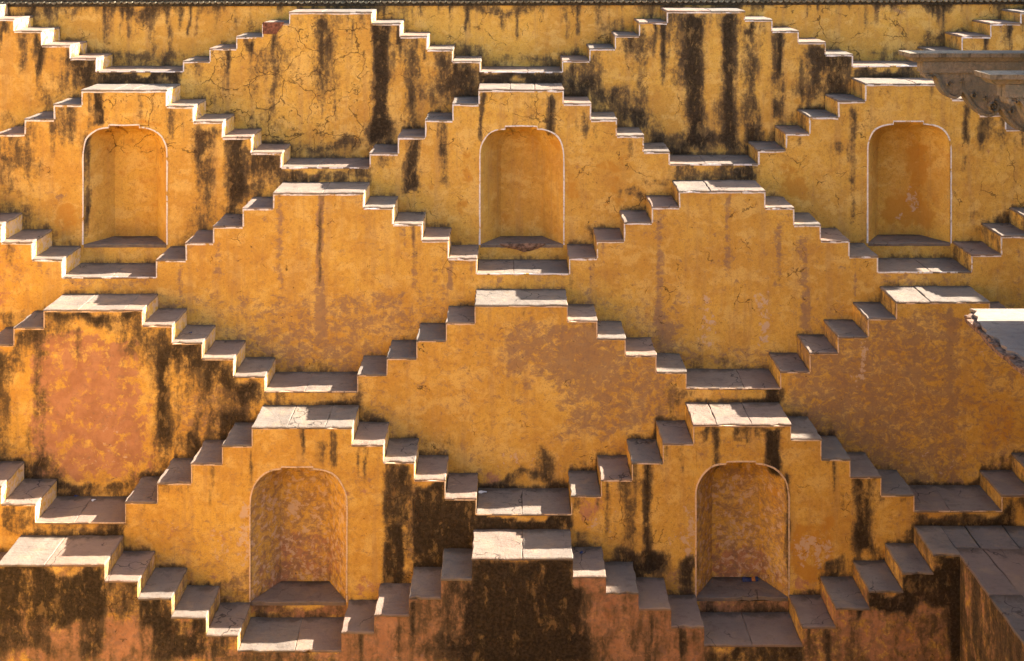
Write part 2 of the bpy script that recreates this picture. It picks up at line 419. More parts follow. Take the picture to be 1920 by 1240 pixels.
s_(2, ('K', -100, 52, 250, 330, .62, 20, 50), ('K', 0, 60, 300, 400, .36, 30, 40), ('K', 46, 72, 224, 340, .52, 12, 40), ('K', 100, 142, 196, 262, .62, 14, 30), ('K', 178, 198, 168, 236, 1.2, 4, 6), ('K', 0, 60, 380, 415, .5, 20, 16), ('K', 30, 120, 410, 460, .35, 25, 20), ('K', 152, 163, 240, 400, .3, 5, 30),
   ('K', 362, 398, 228, 410, .82, 10, 30), ('K', 424, 462, 258, 400, .92, 10, 26), ('K', 462, 530, 288, 345, .88, 14, 22), ('K', 400, 426, 228, 262, .55, 14, 20), ('K', 440, 510, 345, 378, .72, 22, 14), ('K', 405, 450, 385, 405, .5, 20, 10), ('K', 345, 400, 415, 450, .45, 20, 16), ('K', 310, 345, 190, 250, .32, 20, 30), ('C', 190, 400, 165, 300, .75, 20, 20), ('C', 0, 160, 230, 430, .25, 20, 20),
   ('K', 60, 130, 120, 130, 0, 1, 1), ('O', 95, 125, 270, 310, .45, 12, 20), ('O', 100, 150, 380, 440, .55, 14, 24), ('G', 80, 130, 360, 370, .6, 10, 4),
   ('K', 528, 692, 316, 345, .72, 8, 6), ('O', 650, 690, 316, 334, .55, 8, 6), ('P', 590, 604, 318, 330, .6, 5, 5),
   ('K', 757, 788, 258, 362, .92, 7, 6), ('K', 822, 840, 224, 348, .72, 5, 16), ('K', 860, 872, 250, 310, .35, 6, 20), ('K', 899, 908, 168, 262, .90, 4, 14), ('K', 997, 1004, 168, 230, .60, 4, 14), ('K', 1027, 1041, 168, 242, .95, 5, 10), ('K', 926, 934, 168, 182, .7, 4, 6), ('K', 1080, 1110, 196, 230, .45, 12, 14), ('K', 1118, 1125, 225, 262, .4, 5, 12), ('K', 1165, 1172, 255, 285, .35, 4, 10), ('K', 700, 735, 286, 310, .5, 12, 10), ('K', 690, 700, 310, 350, .4, 6, 14),
   ('O', 866, 890, 270, 345, .5, 8, 20), ('O', 800, 815, 290, 360, .45, 6, 20), ('O', 850, 880, 370, 410, .55, 12, 16), ('O', 1058, 1095, 320, 395, .55, 12, 20), ('O', 1110, 1190, 300, 340, .55, 20, 16), ('O', 1120, 1175, 345, 405, .45, 18, 18), ('O', 1132, 1150, 292, 306, .5, 8, 6), ('C', 690, 900, 200, 420, .45, 20, 20), ('C', 900, 1060, 160, 260, .60, 10, 10), ('C', 1060, 1256, 190, 430, .42, 20, 20), ('K', 1160, 1220, 372, 392, .55, 18, 8), ('K', 1205, 1260, 345, 358, .5, 20, 8), ('K', 1096, 1120, 420, 445, .45, 12, 12),
   ('K', 1258, 1422, 310, 345, .62, 10, 6), ('K', 1380, 1425, 310, 345, .70, 14, 8), ('O', 1290, 1390, 310, 326, .4, 20, 8),
   ('K', 1594, 1607, 188, 452, .68, 5, 20), ('K', 1602, 1640, 200, 235, .35, 14, 14), ('K', 1806, 1816, 186, 275, .92, 4, 14), ('K', 1836, 1848, 212, 280, .7, 5, 16), ('K', 1560, 1600, 262, 285, .35, 20, 10), ('K', 1640, 1680, 158, 172, .35, 12, 8), ('K', 1830, 1922, 218, 262, .35, 20, 16), ('K', 1825, 1920, 395, 425, .6, 20, 12), ('K', 1825, 1840, 400, 440, .5, 10, 14), ('K', 1800, 1812, 300, 330, .35, 5, 8),
   ('O', 1462, 1512, 300, 372, .60, 14, 18), ('O', 1528, 1552, 380, 400, .5, 10, 8), ('O', 1500, 1530, 345, 375, .45, 10, 10), ('C', 1421, 1640, 190, 450, .45, 20, 20), ('C', 1780, 2000, 180, 400, .45, 20, 20),
   # the three niches
   ('K', 158, 168, 244, 440, .95, 4, 20), ('K', 160, 190, 420, 450, .35, 14, 14), ('O', 165, 310, 236, 250, .6, 10, 10), ('O', 180, 215, 250, 300, .42, 16, 24), ('O', 205, 220, 310, 420, .32, 8, 20), ('O', 920, 945, 330, 420, .35, 8, 16), ('O', 1030, 1060, 245, 270, .6, 10, 10), ('O', 1690, 1745, 260, 340, .5, 18, 24), ('O', 1650, 1765, 370, 440, .60, 18, 24), ('W', 1695, 1722, 360, 408, .62, 6, 12), ('W', 1665, 1700, 400, 430, .40, 10, 10), ('O', 1700, 1725, 320, 380, .62, 8, 20))
s_(3, ('P', -20, 20, 455, 600, .42, 14, 30), ('G', 15, 45, 450, 560, .45, 12, 30), ('K', 8, 24, 450, 500, .5, 8, 16), ('K', 0, 50, 590, 612, .62, 20, 12), ('O', 60, 90, 505, 530, .4, 10, 8), ('G', 115, 293, 520, 545, .50, 20, 8),
   ('G', 404, 416, 424, 530, .62, 3, 24), ('G', 334, 348, 485, 560, .5, 4, 24), ('G', 517, 530, 362, 540, .70, 4, 30), ('G', 594, 610, 362, 645, .80, 4, 24), ('K', 598, 604, 362, 520, .80, 3, 16), ('G', 769, 779, 420, 545, .75, 3, 16), ('K', 772, 777, 420, 500, .5, 3, 20), ('G', 840, 853, 480, 552, .72, 3, 16), ('G', 878, 884, 480, 540, .6, 3, 14), ('G', 810, 822, 495, 550, .5, 3, 16),
   ('G', 300, 900, 545, 700, .42, 40, 30), ('G', 480, 680, 560, 650, .30, 30, 30), ('O', 300, 700, 560, 660, .22, 40, 40), ('G', 440, 700, 640, 700, .38, 30, 20), ('G', 660, 760, 540, 620, .38, 30, 20), ('O', 400, 900, 400, 540, .18, 40, 30), ('C', 300, 900, 370, 560, .35, 20, 20), ('G', 285, 330, 560, 605, .5, 16, 20), ('K', 600, 620, 560, 600, 0, 1, 1),
   ('G', 1228, 1246, 386, 650, .58, 4, 24), ('G', 1360, 1370, 360, 530, .72, 3, 24), ('K', 1362, 1367, 360, 420, .35, 3, 20), ('G', 1450, 1466, 420, 545, .55, 4, 24), ('G', 1498, 1516, 424, 640, .66, 4, 24), ('G', 1462, 1470, 420, 480, .5, 3, 20), ('W', 1310, 1340, 560, 640, .52, 10, 20), ('W', 1418, 1446, 548, 636, .60, 9, 20), ('W', 1285, 1310, 545, 580, .42, 10, 12), ('W', 1300, 1340, 632, 650, .5, 12, 6), ('W', 1400, 1440, 545, 560, .4, 10, 8),
   ('O', 1290, 1420, 560, 640, .35, 30, 24), ('G', 1070, 1300, 540, 690, .36, 40, 30), ('G', 1225, 1270, 590, 680, .55, 14, 24), ('K', 1228, 1250, 620, 650, .42, 10, 14), ('G', 1280, 1470, 640, 700, .45, 30, 20), ('G', 1480, 1640, 560, 640, .35, 40, 30), ('C', 1070, 1640, 370, 640, .35, 30, 30), ('K', 1284, 1450, 676, 696, .35, 20, 10), ('G', 1646, 1820, 510, 536, .42, 10, 8), ('K', 1646, 1820, 526, 540, .35, 10, 8), ('G', 1820, 2000, 520, 600, .25, 20, 30), ('K', 505, 670, 690, 704, .4, 20, 8), ('K', 1060, 1080, 490, 540, .25, 8, 16),
   ('G', 895, 1066, 514, 545, .35, 10, 8))
s_(4, ('P', 55, 270, 625, 900, .62, 26, 24), ('P', 130, 250, 680, 800, .30, 26, 26), ('K', 78, 275, 582, 606, .85, 8, 14), ('K', 78, 130, 600, 640, .45, 14, 18), ('K', 215, 275, 600, 650, .55, 20, 24), ('K', -60, 40, 645, 700, .70, 16, 24), ('K', 26, 84, 615, 660, .72, 12, 20), ('K', -40, 25, 680, 860, .58, 16, 40), ('K', 64, 88, 650, 870, .62, 10, 30), ('K', 140, 152, 625, 680, .5, 6, 14), ('W', 140, 260, 760, 900, .30, 30, 30), ('K', 40, 60, 790, 880, .4, 8, 24),
   ('K', 262, 330, 612, 680, .68, 16, 26), ('K', 318, 385, 642, 705, .82, 14, 24), ('K', 378, 445, 674, 730, .78, 14, 20), ('K', 436, 500, 706, 765, .76, 14, 22), ('K', 288, 322, 660, 880, .86, 12, 40), ('K', 318, 470, 700, 840, .42, 24, 40), ('K', 330, 395, 820, 870, .72, 20, 20), ('K', 390, 480, 765, 830, .72, 24, 20), ('K', 240, 300, 880, 925, .60, 18, 18), ('K', 90, 240, 908, 928, .70, 24, 12), ('K', 0, 100, 850, 890, .72, 20, 20), ('K', 90, 130, 880, 920, .5, 14, 14), ('G', 320, 480, 720, 830, .5, 30, 30), ('P', 255, 300, 760, 900, .35, 16, 30),
   ('K', 498, 670, 752, 765, .4, 10, 6), ('K', 520, 540, 736, 755, .55, 6, 6), ('K', 640, 672, 735, 765, .55, 12, 8),
   ('G', 940, 1140, 600, 720, .66, 30, 30), ('G', 1040, 1270, 640, 830, .62, 40, 40), ('G', 800, 960, 600, 760, .32, 40, 40), ('G', 1060, 1130, 575, 640, .45, 20, 24), ('O', 800, 1040, 640, 800, .25, 40, 40), ('G', 960, 1010, 720, 790, .40, 14, 24), ('O', 1035, 1065, 578, 640, .42, 10, 20), ('K', 1020, 1028, 575, 625, .38, 4, 14), ('P', 905, 935, 882, 912, .70, 10, 10), ('W', 930, 1010, 850, 910, .30, 14, 24), ('K', 1010, 1040, 850, 908, .68, 10, 18), ('K', 896, 1070, 900, 918, .65, 20, 10), ('K', 670, 720, 770, 800, .5, 16, 16), ('K', 665, 680, 720, 790, .35, 8, 16), ('G', 680, 760, 740, 830, .40, 20, 24), ('K', 1065, 1130, 870, 900, .42, 20, 10), ('K', 1240, 1292, 730, 790, .42, 20, 20), ('K', 1200, 1240, 810, 830, .3, 16, 8), ('K', 790, 850, 830, 860, .42, 20, 12), ('G', 860, 900, 740, 760, .4, 14, 8), ('C', 680, 1290, 600, 900, .28, 30, 30),
   ('K', 1286, 1300, 728, 760, .62, 8, 8), ('K', 1436, 1466, 728, 765, .85, 10, 8), ('K', 1290, 1460, 752, 764, .40, 10, 5),
   ('G', 1470, 1810, 590, 920, .60, 24, 30), ('G', 1520, 1720, 680, 820, .20, 30, 30), ('G', 1800, 2000, 600, 920, .42, 30, 30), ('G', 1715, 1726, 570, 760, .62, 4, 30), ('G', 1776, 1788, 570, 800, .72, 4, 30), ('W', 1612, 1626, 640, 715, .55, 5, 12), ('W', 1560, 1590, 695, 706, .5, 10, 5), ('W', 1595, 1625, 700, 712, .62, 8, 5), ('W', 1825, 1850, 655, 675, .55, 8, 8), ('W', 1690, 1720, 770, 790, .30, 10, 8), ('O', 1830, 2000, 740, 850, .45, 30, 30), ('K', 1500, 1560, 800, 830, .35, 16, 14), ('K', 1780, 1850, 885, 912, .58, 20, 10), ('K', 1840, 1960, 850, 880, .3, 20, 16), ('K', 1640, 1700, 860, 905, .25, 20, 20), ('W', 1640, 1900, 830, 900, .22, 30, 20), ('W', 1500, 1800, 640, 900, .16, 30, 30))
s_(5, ('K', -80, 5, 915, 1000, .5, 16, 20), ('K', 0, 24, 950, 1003, .70, 8, 14), ('K', 26, 66, 955, 1003, .62, 12, 14), ('K', 66, 235, 982, 1003, .42, 10, 8), ('K', 205, 235, 980, 1003, .88, 12, 8), ('K', 66, 235, 998, 1008, .42, 10, 4), ('G', 66, 200, 982, 1003, .38, 20, 6),
   ('G', 240, 470, 960, 1110, .30, 30, 30), ('P', 300, 470, 980, 1110, .22, 30, 30), ('W', 446, 470, 930, 1080, .62, 8, 30), ('W', 380, 450, 990, 1080, .40, 24, 24), ('W', 310, 340, 975, 1000, .5, 10, 8), ('K', 350, 470, 1080, 1125, .40, 30, 14), ('G', 400, 470, 1080, 1130, .5, 24, 14), ('K', 620, 632, 800, 875, .70, 3, 10), ('K', 590, 622, 830, 870, .35, 10, 12), ('K', 297, 345, 908, 925, .42, 14, 10), ('G', 640, 720, 870, 950, .35, 24, 24), ('P', 640, 690, 900, 930, .36, 14, 14), ('P', 650, 720, 1080, 1130, .40, 20, 20), ('W', 680, 715, 1080, 1110, .50, 12, 12), ('O', 650, 700, 960, 1010, .35, 16, 18),
   ('K', 719, 776, 868, 985, .84, 4, 24), ('K', 719, 760, 980, 1095, 1.0, 5, 14), ('K', 755, 778, 960, 1090, .75, 10, 20), ('K', 776, 896, 902, 1075, 1.0, 8, 14), ('K', 770, 895, 1000, 1060, .62, 20, 20), ('G', 760, 790, 900, 1060, .55, 8, 20), ('K', 730, 850, 1070, 1100, .70, 16, 14), ('C', 720, 800, 900, 1090, .8, 10, 10), ('O', 735, 745, 890, 940, .6, 4, 10),
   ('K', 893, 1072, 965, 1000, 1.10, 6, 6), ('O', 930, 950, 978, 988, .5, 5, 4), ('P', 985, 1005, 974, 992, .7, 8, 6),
   ('K', 1072, 1090, 930, 960, .80, 8, 12), ('P', 1085, 1125, 935, 985, .55, 14, 16), ('K', 1132, 1144, 900, 1020, .70, 4, 20), ('K', 1166, 1196, 868, 1030, .58, 8, 24), ('K', 1204, 1220, 868, 1070, .96, 5, 14), ('K', 1150, 1240, 1035, 1090, .90, 16, 16), ('K', 1072, 1100, 1000, 1030, .45, 10, 12), ('K', 1210, 1250, 1045, 1085, .85, 12, 14), ('W', 1095, 1160, 975, 1030, .42, 16, 18), ('C', 1072, 1260, 900, 1080, .62, 14, 14), ('O', 1120, 1290, 960, 1050, .30, 24, 24),
   ('K', 1338, 1350, 797, 872, .90, 4, 10), ('K', 1374, 1408, 797, 842, .92, 6, 12), ('K', 1382, 1392, 835, 870, .5, 5, 8), ('K', 1420, 1428, 797, 830, .72, 4, 8), ('K', 1438, 1466, 797, 885, 1.08, 5, 10), ('K', 1300, 1475, 797, 806, .5, 10, 5), ('K', 1296, 1304, 805, 830, .4, 4, 8), ('G', 1300, 1480, 800, 870, .35, 20, 20), ('W', 1278, 1306, 940, 1080, .55, 10, 30), ('W', 1240, 1290, 1000, 1040, .40, 16, 16), ('K', 1272, 1306, 1055, 1112, .85, 10, 16), ('G', 1250, 1310, 1080, 1120, .4, 14, 14), ('P', 1250, 1300, 1070, 1120, .4, 14, 14),
   ('O', 1482, 1570, 965, 1085, .62, 16, 24), ('W', 1488, 1566, 985, 1050, .52, 14, 18), ('W', 1494, 1520, 1000, 1020, .5, 8, 8), ('K', 1540, 1590, 1045, 1080, .70, 14, 12), ('K', 1578, 1586, 862, 960, .55, 4, 18), ('K', 1600, 1640, 892, 1050, 1.0, 10, 20), ('K', 1620, 1660, 1030, 1060, .62, 14, 10), ('K', 1692, 1700, 926, 940, .5, 4, 6), ('C', 1482, 1714, 880, 1100, .40, 20, 20), ('K', 1560, 1600, 1055, 1090, .4, 14, 14), ('P', 1482, 1530, 1070, 1120, .42, 14, 14), ('G', 1660, 1714, 930, 1020, .30, 14, 20), ('O', 1560, 1600, 900, 960, .30, 14, 18),
   ('K', 1716, 1900, 960, 995, .80, 10, 8), ('W', 1716, 1770, 962, 985, .40, 10, 8), ('K', 1876, 1960, 935, 990, .78, 12, 16), ('K', 1700, 1722, 985, 1040, .5, 8, 14),
   # niches
   ('W', 535, 562, 935, 975, .70, 8, 12), ('W', 505, 522, 955, 980, .50, 6, 8), ('W', 495, 520, 980, 1060, .32, 10, 20), ('W', 540, 640, 1000, 1070, .44, 20, 20), ('P', 520, 645, 1000, 1100, .55, 14, 28), ('G', 540, 600, 960, 1080, .50, 12, 30), ('P', 480, 540, 1050, 1110, .50, 16, 18), ('K', 520, 530, 1030, 1090, .5, 4, 14), ('O', 480, 640, 880, 980, .30, 20, 30), ('K', 605, 640, 1070, 1100, .3, 14, 12), ('W', 620, 645, 960, 1060, .42, 8, 20), ('K', 470, 655, 1125, 1162, .50, 10, 6), ('P', 470, 655, 1128, 1165, .72, 6, 6),
   ('W', 1340, 1430, 880, 950, .50, 18, 20), ('W', 1365, 1385, 885, 900, .5, 6, 6), ('W', 1350, 1420, 960, 1070, .52, 16, 24), ('P', 1330, 1440, 1020, 1090, .62, 16, 24), ('P', 1440, 1475, 1060, 1110, .5, 10, 16), ('O', 1310, 1475, 870, 1000, .32, 14, 40), ('K', 1470, 1480, 880, 1090, .9, 4, 20), ('P', 1306, 1480, 1122, 1156, .70, 6, 6), ('K', 1360, 1480, 1122, 1156, .62, 14, 6), ('K', 1306, 1340, 1124, 1156, .52, 10, 6), ('W', 1310, 1350, 1124, 1150, .40, 10, 6))
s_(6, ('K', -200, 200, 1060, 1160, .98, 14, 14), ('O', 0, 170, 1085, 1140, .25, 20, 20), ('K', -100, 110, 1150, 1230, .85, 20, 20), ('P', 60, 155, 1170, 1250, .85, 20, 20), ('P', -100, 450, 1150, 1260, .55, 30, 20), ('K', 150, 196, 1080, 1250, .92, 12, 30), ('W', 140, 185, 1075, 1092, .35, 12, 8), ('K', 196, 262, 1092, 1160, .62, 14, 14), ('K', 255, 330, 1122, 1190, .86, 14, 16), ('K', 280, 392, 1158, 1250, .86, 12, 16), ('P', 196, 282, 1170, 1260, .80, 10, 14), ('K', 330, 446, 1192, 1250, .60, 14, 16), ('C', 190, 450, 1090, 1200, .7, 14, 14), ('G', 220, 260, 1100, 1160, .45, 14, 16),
   ('K', 440, 640, 1222, 1260, .66, 10, 6), ('P', 440, 660, 1215, 1260, .7, 10, 6),
   ('P', 640, 890, 1090, 1260, .92, 14, 16), ('K', 640, 800, 1180, 1260, .36, 20, 20), ('K', 765, 835, 1122, 1200, .52, 14, 20), ('K', 826, 890, 1085, 1240, .70, 16, 20), ('K', 880, 1080, 1050, 1215, 1.0, 12, 16), ('K', 870, 1110, 1110, 1260, .92, 30, 16), ('W', 940, 958, 1062, 1084, .8, 5, 6), ('W', 964, 984, 1078, 1096, .8, 6, 6), ('K', 780, 1110, 1205, 1260, .70, 20, 12), ('G', 690, 1260, 1222, 1240, .65, 20, 4), ('W', 690, 1260, 1223, 1230, .32, 20, 3), ('O', 1074, 1180, 1082, 1170, .55, 14, 20), ('P', 1074, 1330, 1082, 1260, .88, 14, 16), ('K', 1074, 1250, 1170, 1260, .52, 20, 24), ('K', 1250, 1320, 1190, 1260, .40, 14, 14), ('W', 1130, 1165, 1120, 1140, .42, 10, 8),
   ('K', 1318, 1510, 1213, 1260, .82, 10, 6), ('W', 1330, 1500, 1216, 1250, .25, 10, 8),
   ('P', 1505, 1800, 1110, 1260, .62, 14, 14), ('O', 1600, 1720, 1130, 1210, .45, 24, 24), ('K', 1505, 1570, 1178, 1250, .55, 14, 20), ('K', 1560, 1640, 1142, 1162, .55, 12, 10), ('K', 1628, 1700, 1110, 1142, 1.15, 8, 8), ('K', 1690, 1800, 1075, 1145, 1.0, 10, 10), ('K', 1748, 1805, 1042, 1090, 1.05, 8, 10), ('O', 1768, 1788, 1066, 1100, .65, 6, 10), ('K', 1780, 1806, 1050, 1260, 1.1, 10, 10), ('K', 1720, 1790, 1150, 1200, .62, 20, 16), ('K', 1560, 1790, 1200, 1260, .52, 30, 20), ('W', 1700, 1715, 1070, 1100, .4, 6, 10))
s_(7, ('K', 1700, 2100, 1030, 1400, .82, 30, 40), ('P', 1700, 2100, 1050, 1400, .6, 20, 20))

KF = {0: 1.1, 1: 1.08, 2: 1.1, 4: 1.2, 5: 1.08, 6: 1.1}
CH = {'K': 0, 'P': 1, 'G': 2, 'O': 3, 'W': 4, 'C': 5}
_r = random.Random(77)
def drips(k, d, n, ch='K', s0=.35, s1=.75, l0=14, l1=75):
    """rain streaks running down from the tread edges of a tier"""
    for i in range(0, len(d) - 2, 2):
        for q in range(n):
            if _r.random() < .62:
                x = d[i] + (d[i + 2] - d[i]) * _r.random()
                w_ = _r.uniform(1.5, 5.5)
                L = l0 + (l1 - l0) * _r.random() ** 2
                ST[k].append((ch, x - w_, x + w_, d[i + 1] - 2, d[i + 1] + L, _r.uniform(s0, s1), 2.5, L * .5))

def ssn(a, b, x):
    t = np.clip((x - a) / max(b - a, 1e-6), 0, 1)
    return t * t * (3 - 2 * t)

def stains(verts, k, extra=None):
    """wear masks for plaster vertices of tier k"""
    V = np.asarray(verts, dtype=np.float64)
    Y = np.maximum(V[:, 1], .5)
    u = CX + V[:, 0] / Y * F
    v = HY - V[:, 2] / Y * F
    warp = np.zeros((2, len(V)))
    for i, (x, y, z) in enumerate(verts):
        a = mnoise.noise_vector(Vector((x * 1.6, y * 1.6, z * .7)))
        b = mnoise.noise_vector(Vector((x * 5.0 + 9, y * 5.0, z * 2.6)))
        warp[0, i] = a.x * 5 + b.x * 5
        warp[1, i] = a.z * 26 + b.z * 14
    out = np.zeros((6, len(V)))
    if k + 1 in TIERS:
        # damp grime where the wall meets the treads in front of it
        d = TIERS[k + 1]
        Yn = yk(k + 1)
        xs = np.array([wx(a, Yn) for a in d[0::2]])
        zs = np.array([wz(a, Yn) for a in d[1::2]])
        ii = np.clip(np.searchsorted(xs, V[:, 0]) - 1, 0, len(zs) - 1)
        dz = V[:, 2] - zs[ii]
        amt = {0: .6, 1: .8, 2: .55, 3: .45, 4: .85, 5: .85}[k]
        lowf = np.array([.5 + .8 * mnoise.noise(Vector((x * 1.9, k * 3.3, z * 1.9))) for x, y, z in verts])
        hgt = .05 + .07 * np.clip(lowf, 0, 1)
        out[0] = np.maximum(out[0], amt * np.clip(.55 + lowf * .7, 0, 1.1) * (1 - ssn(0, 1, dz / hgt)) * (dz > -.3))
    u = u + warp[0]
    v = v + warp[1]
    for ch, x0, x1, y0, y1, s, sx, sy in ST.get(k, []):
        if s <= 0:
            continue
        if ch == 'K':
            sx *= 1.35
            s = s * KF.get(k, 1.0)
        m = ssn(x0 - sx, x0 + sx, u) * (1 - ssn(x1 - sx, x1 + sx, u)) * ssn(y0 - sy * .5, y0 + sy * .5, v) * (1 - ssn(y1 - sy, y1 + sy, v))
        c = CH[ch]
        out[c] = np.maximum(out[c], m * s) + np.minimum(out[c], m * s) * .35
    if extra:
        for ch, val in extra.items():
            out[CH[ch]] = np.maximum(out[CH[ch]], val)
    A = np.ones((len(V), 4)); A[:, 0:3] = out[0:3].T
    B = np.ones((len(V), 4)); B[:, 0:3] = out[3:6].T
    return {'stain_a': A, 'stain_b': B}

# ------------------------------------------------------------------ slabs
def slab(name, outline, z, th, mat, parent, ch=.008, jit=.006, seg=.085, tilt=0.0, rnd=None):
    """an uneven stone slab: outline CCW list of (x, y), top at z"""
    r = rnd or random
    pts = []
    n = len(outline)
    for i in range(n):
        a = outline[i]; b = outline[(i + 1) % n]
        L = math.hypot(b[0] - a[0], b[1] - a[1])
        m = max(1, min(12, int(L / seg)))
        for q in range(m):
            t = q / m
            j = jit if q else jit * .4
            nx, ny = -(b[1] - a[1]) / L, (b[0] - a[0]) / L      # inward
            c = r.uniform(.010, .030) if (i == 0 and 0 < q < m - 1 and r.random() < .15) else 0.0
            pts.append((a[0] + (b[0] - a[0]) * t + r.uniform(-j, j) + nx * c, a[1] + (b[1] - a[1]) * t + r.uniform(-j, j) + ny * c))
    cx = sum(p[0] for p in pts) / len(pts); cy = sum(p[1] for p in pts) / len(pts)
    N = len(pts)
    tx = r.uniform(-tilt, tilt)
    def zz(p):
        return z + tx * (p[0] - cx) + .006 * mnoise.noise(Vector((p[0] * 5, p[1] * 5, z)))
    vs = [(p[0], p[1], z - th) for p in pts]
    vs += [(p[0], p[1], zz(p) - ch) for p in pts]
    for p in pts:
        dx, dy = cx - p[0], cy - p[1]
        L = math.hypot(dx, dy) or 1
        vs.append((p[0] + dx / L * ch * 1.3, p[1] + dy / L * ch * 1.3, zz(p)))
    vs.append((cx, cy, z - .005))
    fs = [tuple(range(N - 1, -1, -1))]
    for i in range(N):
        j = (i + 1) % N
        fs.append((i, j, N + j, N + i))
        fs.append((N + i, N + j, 2 * N + j, 2 * N + i))
        fs.append((2 * N + i, 2 * N + j, 3 * N))
    y0, y1 = min(p[1] for p in pts), max(p[1] for p in pts)
    x0, x1 = min(p[0] for p in pts), max(p[0] for p in pts)
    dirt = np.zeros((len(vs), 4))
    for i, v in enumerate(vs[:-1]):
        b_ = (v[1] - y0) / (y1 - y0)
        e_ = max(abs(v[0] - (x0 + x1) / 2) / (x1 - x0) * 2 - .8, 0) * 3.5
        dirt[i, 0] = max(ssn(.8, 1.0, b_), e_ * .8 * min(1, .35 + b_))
    return mesh_obj(name, vs, fs, mat, parent, attrs={'edge_dirt': dirt})

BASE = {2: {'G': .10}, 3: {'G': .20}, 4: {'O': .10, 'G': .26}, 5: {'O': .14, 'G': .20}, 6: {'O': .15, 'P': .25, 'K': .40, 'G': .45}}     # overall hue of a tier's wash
TH = 0.032       # slab thickness
ORD = {1: 'topmost', 2: 'second', 3: 'third', 4: 'fourth', 5: 'fifth', 6: 'lowest'}

# ------------------------------------------------------------------ stepped silhouettes, read tread by tread: x, y, x, y, ... x
TIERS = {
 1: [-540, 133, -387, 110, -334, 85, -281, 60, -228, 35, -175, 12, -22, 35, 27, 57, 79, 84, 132, 108, 181, 133, 343, 114, 393, 90, 443, 68, 492, 43, 542, 22, 697, 43, 751, 67, 801, 92, 849, 114, 901, 134, 1054, 113, 1105, 90, 1153, 66, 1198, 41, 1250, 20, 1397, 36, 1448, 57, 1497, 78, 1548, 101, 1599, 123, 1750, 95, 1803, 67, 1857, 43, 1913, 22, 1966, 0, 2120, 22, 2173, 45, 2226, 70, 2280, 95, 2333, 123, 2480],
 2: [-580, 167, -424, 195, -371, 222, -318, 250, -265, 280, -213, 306, -60, 278, -7, 250, 46, 222, 101, 195, 153, 168, 313, 198, 363, 227, 418, 256, 471, 285, 528, 313, 693, 286, 746, 256, 797, 224, 848, 193, 897, 167, 1057, 193, 1108, 223, 1157, 253, 1207, 283, 1256, 307, 1421, 280, 1473, 249, 1517, 218, 1571, 188, 1622, 156, 1785, 184, 1837, 213, 1887, 241, 1938, 270, 1990, 298, 2150],
 3: [-670, 519, -494, 485, -440, 453, -386, 420, -332, 390, -278, 361, -106, 390, -52, 420, 3, 453, 61, 485, 117, 519, 293, 486, 348, 454, 400, 423, 455, 389, 512, 361, 682, 388, 737, 419, 791, 449, 841, 483, 894, 512, 1067, 482, 1119, 450, 1170, 416, 1222, 387, 1273, 357, 1435, 388, 1489, 420, 1539, 450, 1593, 479, 1646, 509, 1821, 476, 1877, 441, 1932, 410, 1985, 380, 2040, 350, 2215],
 4: [-320, 737, -142, 709, -86, 677, -30, 645, 26, 613, 82, 580, 267, 609, 323, 641, 379, 671, 438, 704, 497, 733, 670, 701, 725, 670, 781, 637, 836, 604, 890, 571, 1064, 600, 1120, 633, 1173, 665, 1231, 696, 1287, 727, 1463, 695, 1518, 660, 1571, 630, 1627, 596, 1680, 565, 1856, 595, 1912, 627, 1968, 660, 2024, 692, 2080, 724, 2250],
 5: [-529, 910, -471, 876, -413, 840, -355, 805, -176, 840, -118, 876, -58, 910, 3, 944, 67, 979, 235, 940, 295, 904, 358, 868, 417, 834, 472, 800, 660, 833, 719, 865, 777, 898, 835, 933, 893, 963, 1071, 928, 1127, 898, 1185, 866, 1243, 830, 1300, 795, 1483, 822, 1540, 859, 1594, 892, 1652, 926, 1714, 957, 1878, 927, 1940, 893, 2000, 860, 2060, 826, 2120, 790, 2300],
 6: [-450, 1219, -257, 1189, -194, 1156, -131, 1121, -68, 1090, -5, 1058, 196, 1088, 258, 1121, 321, 1156, 386, 1189, 446, 1219, 640, 1184, 702, 1152, 767, 1120, 827, 1084, 885, 1046, 1074, 1080, 1136, 1110, 1197, 1141, 1258, 1174, 1320, 1209, 1505, 1174, 1567, 1139, 1630, 1107, 1693, 1073, 1750, 1039, 1800],
}
FLOOR = -10.3
drips(1, TIERS[1], 5, 'K', .4, .95, 16, 150)
drips(2, TIERS[2], 2, 'K', .3, .75, 12, 70)
drips(3, TIERS[3], 1, 'G', .4, .8, 30, 160)
drips(4, TIERS[4], 1, 'K', .2, .5, 10, 40)
drips(4, TIERS[4], 1, 'G', .4, .7, 40, 140)
drips(5, TIERS[5], 2, 'K', .35, .8, 14, 90)
drips(6, TIERS[6], 4, 'K', .5, .9, 20, 110)
for _i in range(95):
    _x = -60 + _i * 21 + _r.uniform(-9, 9)
    ST[0].append(('K', _x - _r.uniform(1, 4), _x + _r.uniform(1, 4), 6, 18 + 50 * _r.random() ** 2, _r.uniform(.4, .9), 2, 14))

# niches: xl, xr, sill y, key x0, key x1, key y, shoulder y, spring y
NICHES = {
 (2, 0): (157, 312, 459, 204, 261, 236, 241, 288),
 (2, 1): (901, 1056, 459, 947, 1007, 238, 243, 292),
 (2, 2): (1628, 1782, 456, 1675, 1731, 229, 234, 280),
 (5, 0): (470, 649, 1129, 528, 587, 877, 881, 948),
 (5, 1): (1306, 1478, 1121, 1363, 1417, 867, 871, 934),
}

